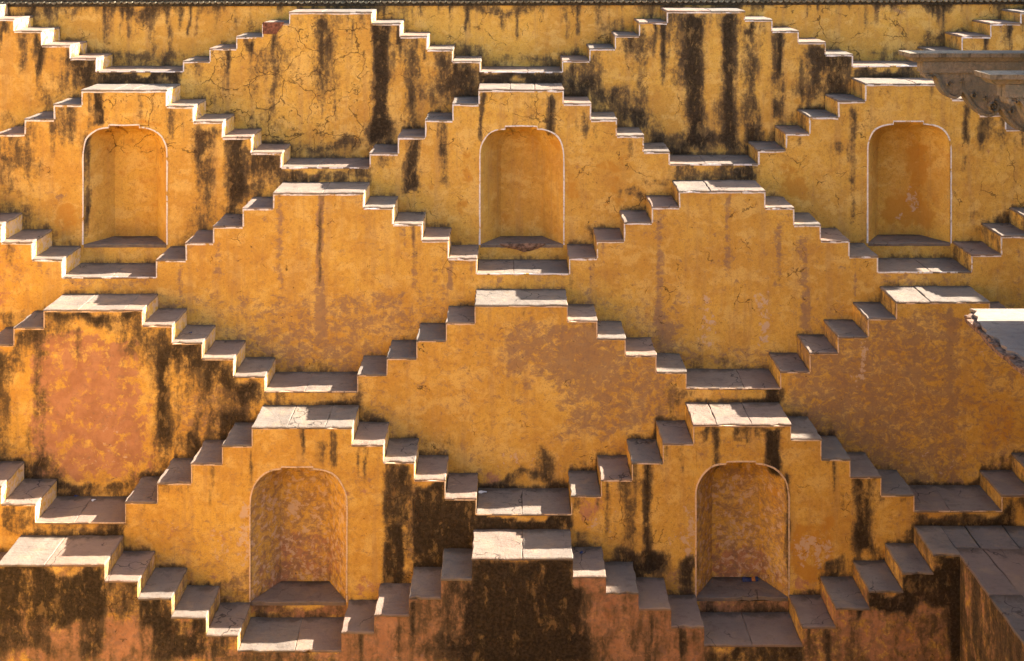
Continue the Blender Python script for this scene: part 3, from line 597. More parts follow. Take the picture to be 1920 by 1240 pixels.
def niche_profile(nc, Y):
    xl, xr, ys, k0, k1, yk_, ya, yp = nc
    P = []
    for i in range(10):
        P.append((xl, ys + (yp - ys) * i / 10))
    na = 9
    for i in range(na + 1):
        t = i / na * math.pi / 2
        ca = math.cos(t) ** (2 / 2.25); sa = math.sin(t) ** (2 / 2.25)
        P.append((k0 - (k0 - xl) * ca, yp - (yp - ya) * sa))
    P.append((k0 + .01, yk_)); P.append(((k0 + k1) / 2, yk_)); P.append((k1 - .01, yk_))
    for i in range(na + 1):
        t = (1 - i / na) * math.pi / 2
        ca = math.cos(t) ** (2 / 2.25); sa = math.sin(t) ** (2 / 2.25)
        P.append((k1 + (xr - k1) * ca, yp - (yp - ya) * sa))
    for i in range(1, 11):
        P.append((xr, yp + (ys - yp) * i / 10))
    q = []
    for i, (a, b) in enumerate(P):
        v = mnoise.noise_vector(Vector((a * .045, b * .045, Y)))
        e = 1.6 if 0 < i < len(P) - 1 else 0
        q.append((wx(a + (v.x * e if 10 < i < len(P) - 11 else 0), Y), wz(b + v.y * e * .8, Y)))
    return q

def wall_columns(mb, cols, Y):
    """cols: (xa, xb, top_a, top_b, bottom_a, bottom_b) -> quads on the plane Y"""
    for xa, xb, ta, tb, ba, bb in cols:
        nu = max(1, int(round(abs(xb - xa) / .045)))
        nv = max(1, int(round(max(ta - ba, tb - bb) / .05)))
        def fn(i, j):
            x = xa + (xb - xa) * i
            t = ta + (tb - ta) * i
            b = ba + (bb - ba) * i
            return wob((x, Y, b + (t - b) * j))
        mb.grid(fn, nu, nv)

def plaster_obj(name, mb, k, parent, extra=None, ranges=()):
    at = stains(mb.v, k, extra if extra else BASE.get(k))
    for a, b, ex in ranges:
        for ch, val in ex.items():
            c = CH[ch]
            arr = at['stain_a'] if c < 3 else at['stain_b']
            arr[a:b, c % 3] = np.maximum(arr[a:b, c % 3], val)
    return mesh_obj(name, mb.v, mb.f, M_PL, parent, smooth=False, attrs=at)

def strip(mb, x0, z0, x1, z1, Y, wd, proud=.007, side=(0, -1)):
    """thin raised painted line on the front face from (x0,z0) to (x1,z1), widening towards side"""
    L = math.hypot(x1 - x0, z1 - z0)
    n = max(1, int(L / .1))
    sx, sz = side
    pr = []
    for i in range(n + 1):
        t = i / n
        x = x0 + (x1 - x0) * t; z = z0 + (z1 - z0) * t
        ww = wd * (1 + .6 * mnoise.noise(Vector((x * 7, Y, z * 7))))
        a = wob((x, Y - proud, z)); b = wob((x + sx * ww, Y - proud, z + sz * ww))
        pr.append((a, b, (a[0], Y + .01, a[2]), (b[0], Y + .01, b[2])))
    vs = [p for q in pr for p in q]
    fs = []
    for i in range(n):
        o = i * 4
        fs += [(o, o + 1, o + 5, o + 4), (o, o + 4, o + 6, o + 2), (o + 1, o + 3, o + 7, o + 5)]
    fs += [(0, 2, 3, 1), (n * 4, n * 4 + 1, n * 4 + 3, n * 4 + 2)]
    mb.add(vs, fs)

def ring_border(nc, Y, wd, proud, mat, parent):
    P = niche_profile(nc, Y)
    mb = MB()
    n = len(P)
    vs = []
    for i in range(n):
        a = P[max(0, i - 1)]; b = P[min(n - 1, i + 1)]
        dx, dz = b[0] - a[0], b[1] - a[1]
        L = math.hypot(dx, dz) or 1
        nx, nz = -dz / L, dx / L        # outward (left of travel)
        p = P[i]
        ww = wd * (1 + .5 * mnoise.noise(Vector((p[0] * 8, Y, p[1] * 8))))
        i0 = (p[0], p[1]); o0 = (p[0] + nx * ww, p[1] + nz * ww)
        vs += [(i0[0], Y - proud, i0[1]), (o0[0], Y - proud, o0[1]), (i0[0], Y + .03, i0[1]), (o0[0], Y + .004, o0[1])]
    fs = []
    for i in range(n - 1):
        o = i * 4
        fs += [(o, o + 1, o + 5, o + 4), (o, o + 4, o + 6, o + 2), (o + 1, o + 3, o + 7, o + 5)]
    mb.add(vs, fs)
    return mesh_obj('arch_border', mb.v, mb.f, mat, parent)

def build_niche(k, nc, parent):
    Y = yk(k)
    P = niche_profile(nc, Y)
    zs = wz(nc[2], Y)
    xc = (wx(nc[0], Y) + wx(nc[1], Y)) / 2
    ztop = max(p[1] for p in P)
    D = .50
    m = 7
    mb = MB()
    n = len(P)
    rings = []
    for j in range(m + 1):
        t = j / m
        sc = 1 - .48 * t
        row = []
        for (x, z) in P:
            h = (z - zs) / (ztop - zs)
            zz = zs + (z - zs) * (1 - .10 * t * t) 
            row.append((xc + (x - xc) * sc, Y + .02 + (D - .02) * t, zz))
        rings.append(row)
    vs = [v for r in rings for v in r]
    fs = []
    for j in range(m):
        for i in range(n - 1):
            fs.append((j * n + i, j * n + i + 1, (j + 1) * n + i + 1, (j + 1) * n + i))
    mb.add(vs, fs)
    # reveal: from the wall face to the loft
    mb.add([(x, Y, z) for x, z in P] + rings[0], [(i, i + 1, n + i + 1, n + i) for i in range(n - 1)])
    # back wall
    back = rings[-1]
    half = n // 2
    L = back[:half + 1]
    R = list(reversed(back))[:half + 1]
    q = 8
    vs = []
    for a, b in zip(L, R):
        for i in range(q + 1):
            t = i / q
            vs.append((a[0] + (b[0] - a[0]) * t, a[1], a[2] + (b[2] - a[2]) * t))
    fs = [(r * (q + 1) + i, r * (q + 1) + i + 1, (r + 1) * (q + 1) + i + 1, (r + 1) * (q + 1) + i) for r in range(len(L) - 1) for i in range(q)]
    mb.add(vs, fs)
    nobj = plaster_obj('niche', mb, k, parent, {'O': .30} if k == 2 else {'O': .30, 'W': .46, 'G': .50})  # tone over the whole niche interior: darker ochre, lower ones greyer and whiter
    xl, xr = wx(nc[0], Y), wx(nc[1], Y)
    e = .004
    fo = [(xl + e, Y - .004), (xr - e, Y - .004), (xr - e, Y + .03), (xc + (xr - xc) * .53, Y + D - .004), (xc + (xl - xc) * .53, Y + D - .004), (xl + e, Y + .03)]
    slab('niche_floor', fo, zs + .003, .05, M_ST, nobj, jit=.003)
    ring_border(nc, Y, .022 if k == 2 else .020, .008, M_WH if k == 2 else M_WD, nobj)
    return nobj

def zigzag(k):
    d = TIERS[k]
    Y = yk(k)
    xs = [wx(a, Y) for a in d[0::2]]
    zs = [wz(a, Y) for a in d[1::2]]
    return Y, xs, zs

def build_tier(k, pyr_labels, land_labels, trim, trim_w):
    Y, xs, zs = zigzag(k)
    Yb = yk(k - 1)
    nt = len(zs)
    rnd = random.Random(100 + k)
    # valleys and peaks
    val = [i for i in range(nt) if (i == 0 or zs[i] < zs[i - 1]) and (i == nt - 1 or zs[i] < zs[i + 1]) and (xs[i + 1] - xs[i]) > .95]
    depth_down = 1.95 if k < 6 else 99
    groups = []
    prev = 0
    for v in val:
        if v > prev:
            groups.append(('p', list(range(prev, v))))
        groups.append(('v', [v]))
        prev = v + 1
    if prev < nt:
        groups.append(('p', list(range(prev, nt))))
    pi = li = 0
    niche_i = 0
    for typ, idx in groups:
        x0, x1 = xs[idx[0]], xs[idx[-1] + 1]
        zlow = min(zs[i] for i in idx)
        if typ == 'v':
            lab = land_labels[li] if li < len(land_labels) else None
            li += 1
            th = thing('stair_landing', lab or 'stone landing out of view at the %s end of the %s row of stairs' % ('left' if x0 < 0 else 'right', ORD[k]), 'landing', ((x0 + x1) / 2, Y, zlow - .25), 'landings between the stair pyramids')
            mb = MB()
            b = zlow - .75 if k < 6 else FLOOR
            wall_columns(mb, [(x0, x1, zlow - TH, zlow - TH, b, b)], Y)
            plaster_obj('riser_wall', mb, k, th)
            f = rnd.uniform(.38, .62)
            xm = x0 + (x1 - x0) * f
            g = .0013
            sk = rnd.uniform(-.05, .05)
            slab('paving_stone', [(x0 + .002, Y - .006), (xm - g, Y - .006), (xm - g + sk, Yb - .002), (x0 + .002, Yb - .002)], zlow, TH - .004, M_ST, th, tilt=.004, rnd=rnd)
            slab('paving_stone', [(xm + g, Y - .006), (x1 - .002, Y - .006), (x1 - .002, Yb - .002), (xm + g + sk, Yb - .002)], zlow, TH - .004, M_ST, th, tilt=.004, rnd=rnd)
            if trim:
                mb = MB()
                strip(mb, x0, zlow - .006, x1, zlow - .006, Y, trim_w)
                mesh_obj('painted_edge', mb.v, mb.f, trim, th)
            continue
        lab = pyr_labels[pi] if pi < len(pyr_labels) else None
        pi += 1
        zt = max(zs[i] for i in idx)
        pk = max(idx, key=lambda i: zs[i])
        th = thing('stair_pyramid', lab or 'stair pyramid out of view at the %s end of the %s row of stairs' % ('left' if x0 < 0 else 'right', ORD[k]), 'stair pyramid', ((xs[pk] + xs[pk + 1]) / 2, Y, zlow - .25), 'stair pyramids of the stepwell wall')
        mb = MB()
        b = zlow - .25 - depth_down if k < 6 else FLOOR
        # does a niche sit in this pyramid?
        nc = None
        for (kk, ni), c in NICHES.items():
            xa, xb = wx(c[0], Y), wx(c[1], Y)
            if kk == k and x0 < xa and xb < x1:
                nc = c
        cols = []
        for i in idx:
            xa, xb = xs[i], xs[i + 1]
            top = zs[i] - TH
            if nc is None:
                cols.append((xa, xb, top, top, b, b))
                continue
            P = niche_profile(nc, Y)
            nl, nr = P[0][0], P[-1][0]
            zsil = P[0][1]
            cuts = [xa]
            for (px, pz) in P:
                if xa + 1e-5 < px < xb - 1e-5:
                    cuts.append(px)
            cuts.append(xb)
            cuts = sorted(set(round(c, 5) for c in cuts))
            def arch(x):
                best = -99
                for (ax, az), (bx, bz) in zip(P[:-1], P[1:]):
                    if ax != bx and min(ax, bx) - 1e-6 <= x <= max(ax, bx) + 1e-6:
                        t = (x - ax) / (bx - ax)
                        best = max(best, az + (bz - az) * t)
                return best
            for ca, cb in zip(cuts[:-1], cuts[1:]):
                mid = (ca + cb) / 2
                if nl < mid < nr:
                    e = (cb - ca) * .02
                    aa, ab = arch(ca + e), arch(cb - e)
                    cols.append((ca, cb, top, top, aa, ab))
                    cols.append((ca, cb, zsil - .045, zsil - .045, b, b))
                else:
                    cols.append((ca, cb, top, top, b, b))
        if nc is None:
            wall_columns(mb, cols, Y)
        else:
            # around the niche the wall keeps the exact arch outline
            for c in cols:
                nu = max(1, int(round((c[1] - c[0]) / .045)))
                nv = max(1, int(round(max(c[2] - c[4], c[3] - c[5]) / .05)))
                def fn(i, j, c=c):
                    x = c[0] + (c[1] - c[0]) * i
                    t = c[2] + (c[3] - c[2]) * i
                    bb = c[4] + (c[5] - c[4]) * i
                    p = (x, Y, bb + (t - bb) * j)
                    return wob(p, .006 * j) if j > .8 else p
                mb.grid(fn, nu, nv)
        # risers (faces looking sideways)
        ranges = []
        for a in range(idx[0], idx[-1] + 2):
            zl = zs[a - 1] if a - 1 >= 0 else None
            zr = zs[a] if a < nt else None
            if zl is None or zr is None:
                continue
            lo, hi = min(zl, zr) - .06, max(zl, zr) - TH
            x = xs[a]
            def fs_(i, j):
                p = wob((x, Y, lo + (hi - lo) * j))
                return (p[0], Y + (Yb - Y) * i, p[2])
            r0 = len(mb.v)
            mb.grid(fs_, 12, 6)
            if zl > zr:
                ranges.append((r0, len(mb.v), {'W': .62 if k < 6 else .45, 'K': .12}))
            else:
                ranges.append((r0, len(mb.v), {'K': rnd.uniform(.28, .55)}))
        # core just under the slabs, closes the body
        for i in idx:
            z = zs[i] - TH - .004
            mb.add([(xs[i], Y + .003, z), (xs[i + 1], Y + .003, z), (xs[i + 1], Yb, z), (xs[i], Yb, z)], [(0, 1, 2, 3)])
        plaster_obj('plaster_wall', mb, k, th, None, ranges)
        # treads
        for i in idx:
            xa, xb = xs[i], xs[i + 1]
            if i == pk:
                n = (3 if rnd.random() < .3 else (2 if rnd.random() < .6 else 1)) if (xb - xa) > .8 else 1
                cutx = [xa - .004]
                for q in range(1, n):
                    cutx.append(xa + (xb - xa) * (q / n + rnd.uniform(-.16, .16)))
                cutx.append(xb + .004)
                for q in range(n):
                    g = .0012
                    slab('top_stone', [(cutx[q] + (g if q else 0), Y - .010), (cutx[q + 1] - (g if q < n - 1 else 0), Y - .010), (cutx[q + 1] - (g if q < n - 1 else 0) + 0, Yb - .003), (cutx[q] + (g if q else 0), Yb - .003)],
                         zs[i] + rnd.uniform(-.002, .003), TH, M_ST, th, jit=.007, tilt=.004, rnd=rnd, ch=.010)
            else:
                up_right = i < pk
                ea = -.004 if up_right else .002
                eb = .002 if up_right else .004
                slab('step', [(xa + ea if up_right else xa + .002, Y - .008), (xb - .002 if up_right else xb + eb, Y - .008), (xb - .002 if up_right else xb + eb, Yb - .003), (xa + ea if up_right else xa + .002, Yb - .003)],
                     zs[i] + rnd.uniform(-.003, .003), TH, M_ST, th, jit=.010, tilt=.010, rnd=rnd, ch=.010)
        if trim:
            mb = MB()
            for i in idx:
                strip(mb, xs[i], zs[i] - TH * .75, xs[i + 1], zs[i] - TH * .75, Y, trim_w)
            for a in range(idx[0], idx[-1] + 2):
                if a - 1 < 0 or a >= nt:
                    continue
                lo, hi = min(zs[a - 1], zs[a]), max(zs[a - 1], zs[a])
                side = (1, 0) if zs[a] > zs[a - 1] else (-1, 0)
                strip(mb, xs[a], lo - .015, xs[a], hi - TH * .75, Y, trim_w * .85, .0074, side)
            mesh_obj('painted_edge', mb.v, mb.f, trim, th)
        if nc is not None:
            nob = build_niche(k, nc, th)
            if (k, nc[0]) == (2, 901):
                # knocked-out lip of the sill
                rb = random.Random(5)
                Ys = Y
                pts = [(938, 459), (952, 464), (968, 467), (982, 472), (994, 470), (1008, 466), (1020, 460), (1023, 457)]
                m2 = MB()
                top = [(wx(a, Ys), Ys - .006, wz(456.5, Ys)) for a, _ in pts]
                mid = [(wx(a, Ys), Ys - .016 - rb.uniform(0, .014), wz((b_ + 456.5) / 2, Ys)) for a, b_ in pts]
                bot = [(wx(a, Ys), Ys - .004, wz(b_ + 1, Ys)) for a, b_ in pts]
                N = len(pts)
                m2.add(top + mid + bot, [(i, i + 1, N + i + 1, N + i) for i in range(N - 1)] + [(N + i, N + i + 1, 2 * N + i + 1, 2 * N + i) for i in range(N - 1)])
                mesh_obj('broken_sill', m2.v, m2.f, M_RUB, nob)

# ------------------------------------------------------------------ the back wall above the top row
Y0 = yk(0)
bw = thing('back_wall', 'long ochre wall with black drips behind the topmost stair pyramids', 'wall', (0, Y0, -3.0))
mb = MB()
zt0 = wz(13, Y0)
wall_columns(mb, [(wx(-560, Y0), wx(2480, Y0), zt0, zt0 + .07, -2.9, -2.9)], Y0)
plaster_obj('plaster_wall', mb, 0, bw)
mb = MB()
xa, xb = wx(-560, Y0), wx(2480, Y0)
mb.grid(lambda i, j: (xa + (xb - xa) * i, Y0 - .02 + .5 * (1 - j if False else 0), zt0 - .014 + .07 * i + .126 * j), 60, 2)
mb.grid(lambda i, j: (xa + (xb - xa) * i, Y0 - .02 + .5 * j, zt0 + .112 + .07 * i), 60, 2)
mb.grid(lambda i, j: (xa + (xb - xa) * i, Y0 - .02 + .5 * j, zt0 - .014 + .07 * i), 60, 1)
mesh_obj('coping', mb.v, mb.f, M_DARKST, bw)
# scalloped tile ends under the coping
sc = MB()
R = .044
n = 8
fr = [(R * math.cos(math.pi + math.pi * i / n), 0, R * .95 * math.sin(math.pi + math.pi * i / n)) for i in range(n + 1)]
vs = [(x, -.035, z) for x, _, z in fr] + [(x * .86, -.05, z * .86) for x, _, z in fr] + [(x, .0, z) for x, _, z in fr]
N = n + 1
fs = [tuple(range(N, 2 * N))] + [(i, i + 1, N + i + 1, N + i) for i in range(n)] + [(2 * N + i, 2 * N + i + 1, i + 1, i) for i in range(n)]
me = bpy.data.meshes.new('scallop')
me.from_pydata(vs, [], fs)
M_SCAL = plain('pale_scallop_tile', (.21, .19, .14), .9, .45, 14, .5)
me.materials.append(M_SCAL)
rs = random.Random(3)
for i in range(190):
    u = -30 + i * 11.05
    o = bpy.data.objects.new('scallop', me)
    x = wx(u, Y0)
    o.location = (x + rs.uniform(-.004, .004), Y0 - .021, zt0 + .070 + .07 * (u + 560) / 3040 + rs.uniform(-.005, .005))
    o.rotation_euler = (0, rs.uniform(-.08, .08), 0)
    link(o, bw)

# ------------------------------------------------------------------ tiers of stair pyramids and landings
PL = {
 1: ['black stained flight of stairs at the top left corner of the picture', 'cracked ochre stair pyramid with one broad black streak, in the topmost row left of centre', 'black striped ochre stair pyramid in the topmost row right of centre', 'short ochre flight of stairs at the top right above the carved bracket'],
 2: [None, 'ochre stair pyramid round the upper left niche, with a black streak over its arch', 'ochre stair pyramid round the upper middle niche with the chipped sill', 'ochre stair pyramid round the upper right niche, partly behind the carved bracket'],
 3: ['part of an ochre flight of stairs at the left edge below the upper left niche', 'ochre stair pyramid with a thin dark central streak, between upper left and middle niches', 'peeling ochre stair pyramid with pale patches, between upper middle and right niches', 'ochre flight of stairs at the right edge below the upper right niche'],
 4: ['stair pyramid with exposed pink plaster and brown stains at the left side', 'broad brown-ochre stair pyramid in the middle of the picture, above the lowest black pyramid', 'mottled violet-grey stair pyramid at the right behind the broken slab'],
 5: ['few stained steps at the left edge below the pink plastered pyramid', 'ochre stair pyramid round the lower left niche, its right flank black', 'ochre stair pyramid round the lower right niche with black drips above the arch', 'dark stained steps at the right edge above the paved platform'],
 6: ['blackened stair pyramid in the bottom left corner', 'black crusted stair pyramid at the bottom centre between the two lower niches', 'flight of stairs at the bottom right climbing to the paved platform'],
}
LL = {
 1: [None, 'narrow landing above the upper left niche pyramid, black riser', 'narrow landing above the upper middle niche pyramid, black riser', 'narrow shaded landing above the upper right niche pyramid'],
 2: [None, 'landing on top of the streaked pyramid left of the upper middle niche', 'landing on top of the pyramid right of the upper middle niche'],
 3: [None, 'landing below the upper left niche', 'landing below the chipped sill of the upper middle niche', 'landing below the upper right niche'],
 4: [None, 'landing above the lower left niche pyramid', 'landing above the lower right niche pyramid'],
 5: ['landing with litter below the pink stair pyramid at left', 'landing with black riser below the broad middle pyramid', 'shaded landing beside the paved platform at right'],
 6: [None, 'landing in front of the lower left niche, with a sunlit strip', 'shaded landing in front of the lower right niche'],
}
TRIM = {1: (M_WH, .020), 2: (M_WH, .026), 3: (M_WH, .022), 4: (M_WD, .016), 5: (M_WD, .014), 6: (None, 0)}
for k in range(1, 7):
    build_tier(k, PL[k], LL[k], *TRIM[k])

# exposed brick where the corner of the second top-row pyramid broke away
Y1 = yk(1)
mb = MB()
xb0, xb1 = wx(493, Y1), wx(534, Y1)
zb0, zb1 = wz(64, Y1), wz(42, Y1)
mb.add([(xb0, Y1 - .012, zb0), (xb1 - .14, Y1 - .012, zb0), (xb1, Y1 - .014, zb1), (xb0, Y1 - .012, zb1), (xb0, Y1 + .02, zb0), (xb1 - .14, Y1 + .02, zb0), (xb1, Y1 + .02, zb1), (xb0, Y1 + .02, zb1)],
       [(0, 1, 2, 3), (0, 4, 5, 1), (1, 5, 6, 2), (2, 6, 7, 3), (3, 7, 4, 0)])
for o in bpy.data.objects:
    if o.get('label') == PL[1][1]:
        mesh_obj('bare_brick', mb.v, mb.f, M_BRICK, o)

# ------------------------------------------------------------------ the paved corner platform at lower right
Y6, Y5 = yk(6), yk(5)
PX = wx(1800, Y6)
PZ = wz(1039, Y6)
pf = thing('corner_platform', 'grey flagstone platform with a black streaked side wall in the bottom right corner', 'platform', (PX + 1.5, 11.0, FLOOR))
mb = MB()
mb.grid(lambda i, j: wob((PX, Y6 - .002 - (Y6 - 7.0) * i, FLOOR + (PZ - TH - FLOOR) * j)), 170, 40)
plaster_obj('side_wall', mb, 7, pf)
mb = MB()
mb.add([(PX + .003, 7.0, PZ - TH - .004), (9.8, 7.0, PZ - TH - .004), (9.8, Y5 - .004, PZ - TH - .004), (PX + .003, Y5 - .004, PZ - TH - .004), (PX + .003, 7.0, FLOOR), (9.8, 7.0, FLOOR)],
       [(0, 1, 2, 3), (0, 4, 5, 1)])
mesh_obj('core', mb.v, mb.f, M_PL, pf)
rf = random.Random(11)
def flag(pts):
    slab('flagstone', pts, PZ + rf.uniform(-.004, .004), TH, M_FL, pf, jit=.010, tilt=.003, rnd=rf, seg=.2)
g = .006
back = [PX, PX + .33, PX + .86, PX + 1.45, PX + 2.2, PX + 3.0]
Ym = Y6 + .16
for a, b in zip(back[:-1], back[1:]):
    s = rf.uniform(-.05, .05)
    flag([(a + g, Ym + g + (0 if a == PX else s)), (b - g, Ym + g + s), (b - g + .02, Y5 - .006), (a + g + (.02 if a > PX else 0), Y5 - .006)])
ys = [Ym, 13.85, 12.7, 11.7, 10.6, 9.3, 8.2, 7.0]
for i in range(len(ys) - 1):
    w0 = .36 + rf.uniform(-.03, .03); w1 = .36 + rf.uniform(-.03, .03)
    flag([(PX - .006, ys[i + 1] + g), (PX + .40, ys[i + 1] + g), (PX + .34 if i == 0 else PX + .40, ys[i] - g), (PX - .006, ys[i] - g)])
ys2 = [Ym, 13.2, 12.1, 10.9, 9.6, 8.2, 7.0]
for i in range(len(ys2) - 1):
    flag([(PX + .42, ys2[i + 1] + g), (PX + 1.35, ys2[i + 1] + g), (PX + 1.35, ys2[i] - g), (PX + .36 if i == 0 else PX + .42, ys2[i] - g)])
    flag([(PX + 1.37, ys2[i + 1] + g + .3), (PX + 2.6, ys2[i + 1] + g + .3), (PX + 2.6, ys2[i] - g + (.3 if i else 0)), (PX + 1.37, ys2[i] - g + (.3 if i else 0))])

# ------------------------------------------------------------------ corner pavilion: carved brackets and eave slabs, columns and roof out of frame
pv = thing('stone_pavilion', 'carved stone pavilion corner with scrolled brackets under eave slabs at the top right', 'pavilion', (7.2, 12.8, PZ))
def extrude(mb, poly, ya, yb):
    n = len(poly)
    vs = [(x, ya, z) for x, z in poly] + [(x, yb, z) for x, z in poly]
    fs = [tuple(range(n)), tuple(range(2 * n - 1, n - 1, -1))]
    fs += [(i, n + i, n + (i + 1) % n, (i + 1) % n) for i in range(n)]
    mb.add(vs, fs)

YB = 14.40
def zp(x, y, Y=14.2):
    """bracket outline point from the enlarged view"""
    return (wx(1660 + x / 6.2, Y), wz(60 + y / 6.2, Y))
def curve(pts, n=5):
    out = []
    for i in range(len(pts) - 1):
        p0 = pts[max(0, i - 1)]; p1 = pts[i]; p2 = pts[i + 1]; p3 = pts[min(len(pts) - 1, i + 2)]
        for q in range(n):
            t = q / n
            out.append(tuple(.5 * ((2 * p1[c]) + (-p0[c] + p2[c]) * t + (2 * p0[c] - 5 * p1[c] + 4 * p2[c] - p3[c]) * t * t + (-p0[c] + 3 * p1[c] - 3 * p2[c] + p3[c]) * t ** 3) for c in (0, 1)))
    out.append(pts[-1])
    return out

def bracket(dx, dy):
    ya, yb = 14.03, 14.40
    zt = wz(94.7, 14.40)
    xl = wx(1684, 14.40)
    # eave slab with a coved underside: rings of a box profile
    mb = MB()
    prof = [(0, 0), (0.008, -.052), (.05, -.070), (.10, -.118)]      # inset, drop
    x1 = 8.4
    rings = []
    for ins, dz in prof:
        rings.append([(xl + ins + dx + .02, ya + ins * .8 + dy, zt + dz), (x1 + dx, ya + ins * .8 + dy, zt + dz), (x1 + dx, yb - ins * .8 + dy, zt + dz), (xl + ins + dx, yb - ins * .8 + dy, zt + dz)])
    vs = [v for r in rings for v in r]
    fs = [(0, 1, 2, 3)]
    for r in range(len(rings) - 1):
        for i in range(4):
            j = (i + 1) % 4
            fs.append((r * 4 + i, r * 4 + 4 + i, r * 4 + 4 + j, r * 4 + j))
    e = (len(rings) - 1) * 4
    fs.append((e + 3, e + 2, e + 1, e))
    mb.add(vs, fs)
    mesh_obj('eave_slab', mb.v, mb.f, M_CARVE, pv)
    # beam block under it
    a = zp(405, 358); b = zp(405, 466)
    mb = MB()
    mb.box(a[0] + dx, 8.3 + dx, 14.10 + dy, 14.31 + dy, b[1], zt - .119)
    mesh_obj('bracket_beam', mb.v, mb.f, M_CARVE, pv)
    # scrolled bracket
    low = curve([(440, 470), (436, 505), (460, 535), (510, 528), (545, 495), (580, 545), (625, 655), (680, 725), (735, 760), (790, 765), (840, 735), (872, 690), (960, 830), (1060, 930), (1140, 972), (1210, 970), (1265, 935), (1300, 880), (1400, 1020), (1500, 1115), (1600, 1160), (1680, 1165), (1740, 1120), (1780, 1060), (1900, 1220), (2050, 1330), (2200, 1370)])
    poly = [zp(x, y) for x, y in low] + [zp(2200, 467), zp(1400, 467), zp(800, 467)]
    poly = [(x + dx, z) for x, z in poly]
    mb = MB()
    # triangulate robustly: strips between the lower curve and a straight top
    yA, yB_ = 14.13 + dy, 14.28 + dy
    nL = len(low)
    top = []
    for i, (x, y) in enumerate(low):
        xx = 440 + (2200 - 440) * max(0, (x - 436)) / (2200 - 436)
        q = zp(min(max(x, 440), 2200), 467)
        top.append((q[0] + dx, q[1]))
    lowp = [(zp(x, y)[0] + dx, zp(x, y)[1]) for x, y in low]
    vs = []
    for (a_, b_) in zip(lowp, top):
        vs += [(a_[0], yA, a_[1]), (b_[0], yA, b_[1]), (a_[0], yB_, a_[1]), (b_[0], yB_, b_[1])]
    fs = []
    for i in range(nL - 1):
        o = i * 4
        fs += [(o, o + 4, o + 5, o + 1), (o + 2, o + 3, o + 7, o + 6), (o, o + 2, o + 6, o + 4)]
    mb.add(vs, fs)
    br = mesh_obj('bracket', mb.v, mb.f, M_CARVE, pv)
    # moulded lip along the lower curve, a little proud and wider
    lip = MB()
    ring = []
    for i, p in enumerate(lowp):
        a_ = lowp[max(0, i - 1)]; b_ = lowp[min(nL - 1, i + 1)]
        tx, tz = b_[0] - a_[0], b_[1] - a_[1]
        L = math.hypot(tx, tz) or 1
        nx, nz = tz / L, -tx / L
        if nz > .3 and False:
            nx, nz = -nx, -nz
        ring.append([(p[0] - nx * .035, yA - .022, p[1] - nz * .035), (p[0] + nx * .002, yA - .022, p[1] + nz * .002), (p[0] + nx * .002, yB_ + .022, p[1] + nz * .002), (p[0] - nx * .035, yB_ + .022, p[1] - nz * .035)])
    vs = [v for r in ring for v in r]
    fs = []
    for i in range(nL - 1):
        for q in range(3):
            fs.append((i * 4 + q, i * 4 + q + 1, i * 4 + 5 + q, i * 4 + 4 + q))
    lip.add(vs, fs)
    mesh_obj('bracket_lip', lip.v, lip.f, M_CARVE, br)
    # scrolls carved on the face
    for (sx, sy, r0, turns) in ((1215, 850, 82, 2.0), (700, 590, 42, 1.4), (505, 505, 30, 1.2), (985, 720, 48, 1.5), (1690, 1040, 80, 2.0), (1120, 760, 30, 1.2), (850, 560, 28, 1.1), (1420, 900, 44, 1.4)):
        m3 = MB()
        c = zp(sx, sy)
        rad = r0 / 6.2 / F * 14.2
        steps = int(22 * turns)
        pr = []
        for i in range(steps + 1):
            t = i / steps
            ang = 1.2 - t * turns * 2 * math.pi
            r_ = rad * (1 - .86 * t)
            w_ = .015 * (1 - .4 * t) * (r0 / 82 + .35)
            p_ = (c[0] + dx + r_ * math.cos(ang), c[1] + r_ * math.sin(ang))
            q_ = (c[0] + dx + (r_ - w_ * 1.7) * math.cos(ang), c[1] + (r_ - w_ * 1.7) * math.sin(ang))
            mid = ((p_[0] + q_[0]) / 2, (p_[1] + q_[1]) / 2)
            pr.append([(p_[0], yA - .001, p_[1]), (mid[0], yA - .052, mid[1]), (q_[0], yA - .001, q_[1])])
        vs = [v for r in pr for v in r]
        fs = []
        for i in range(steps):
            for q in range(2):
                fs.append((i * 3 + q, i * 3 + q + 1, i * 3 + 4 + q, i * 3 + 3 + q))
        m3.add(vs, fs)
        mesh_obj('scroll', m3.v, m3.f, M_CARVE, br)
bracket(0, 0)
bracket(.085, -2.16)
for (x, y) in ((7.6, 13.6), (7.6, 11.9), (9.4, 13.6), (9.4, 11.9)):
    mb = MB()
    for (za, zb, r) in ((PZ, PZ + .3, .22), (PZ + .3, -4.95, .16), (-4.6, -1.6, .15)):
        n = 8
        vs = [(x + r * math.cos(2 * math.pi * i / n + .39), y + r * math.sin(2 * math.pi * i / n + .39), z) for z in (za, zb) for i in range(n)]
        mb.add(vs, [(i, (i + 1) % n, n + (i + 1) % n, n + i) for i in range(n)] + [tuple(range(n, 2 * n))])
    mesh_obj('column', mb.v, mb.f, M_CARVE, pv)
mb = MB()
mb.box(6.72, 10.2, 11.3, 14.9, -.66, -.50)
mb.box(6.9, 9.6, 11.8, 14.5, -1.36, -.662)
mb.box(6.55, 10.0, 8.5, 13.75, -4.20, -4.05)  # upper floor slab, added out of view to shade the broken slab below
mesh_obj('roof_and_floor_slabs', mb.v, mb.f, M_CARVE, pv)
mb = MB()
n = 16
vs = []
for j in range(7):
    t = j / 6 * math.pi / 2
    for i in range(n):
        a = 2 * math.pi * i / n
        vs.append((9.2 + .95 * math.cos(t) * math.cos(a), 13.0 + 1.1 * math.cos(t) * math.sin(a), -.499 + .5 * math.sin(t)))
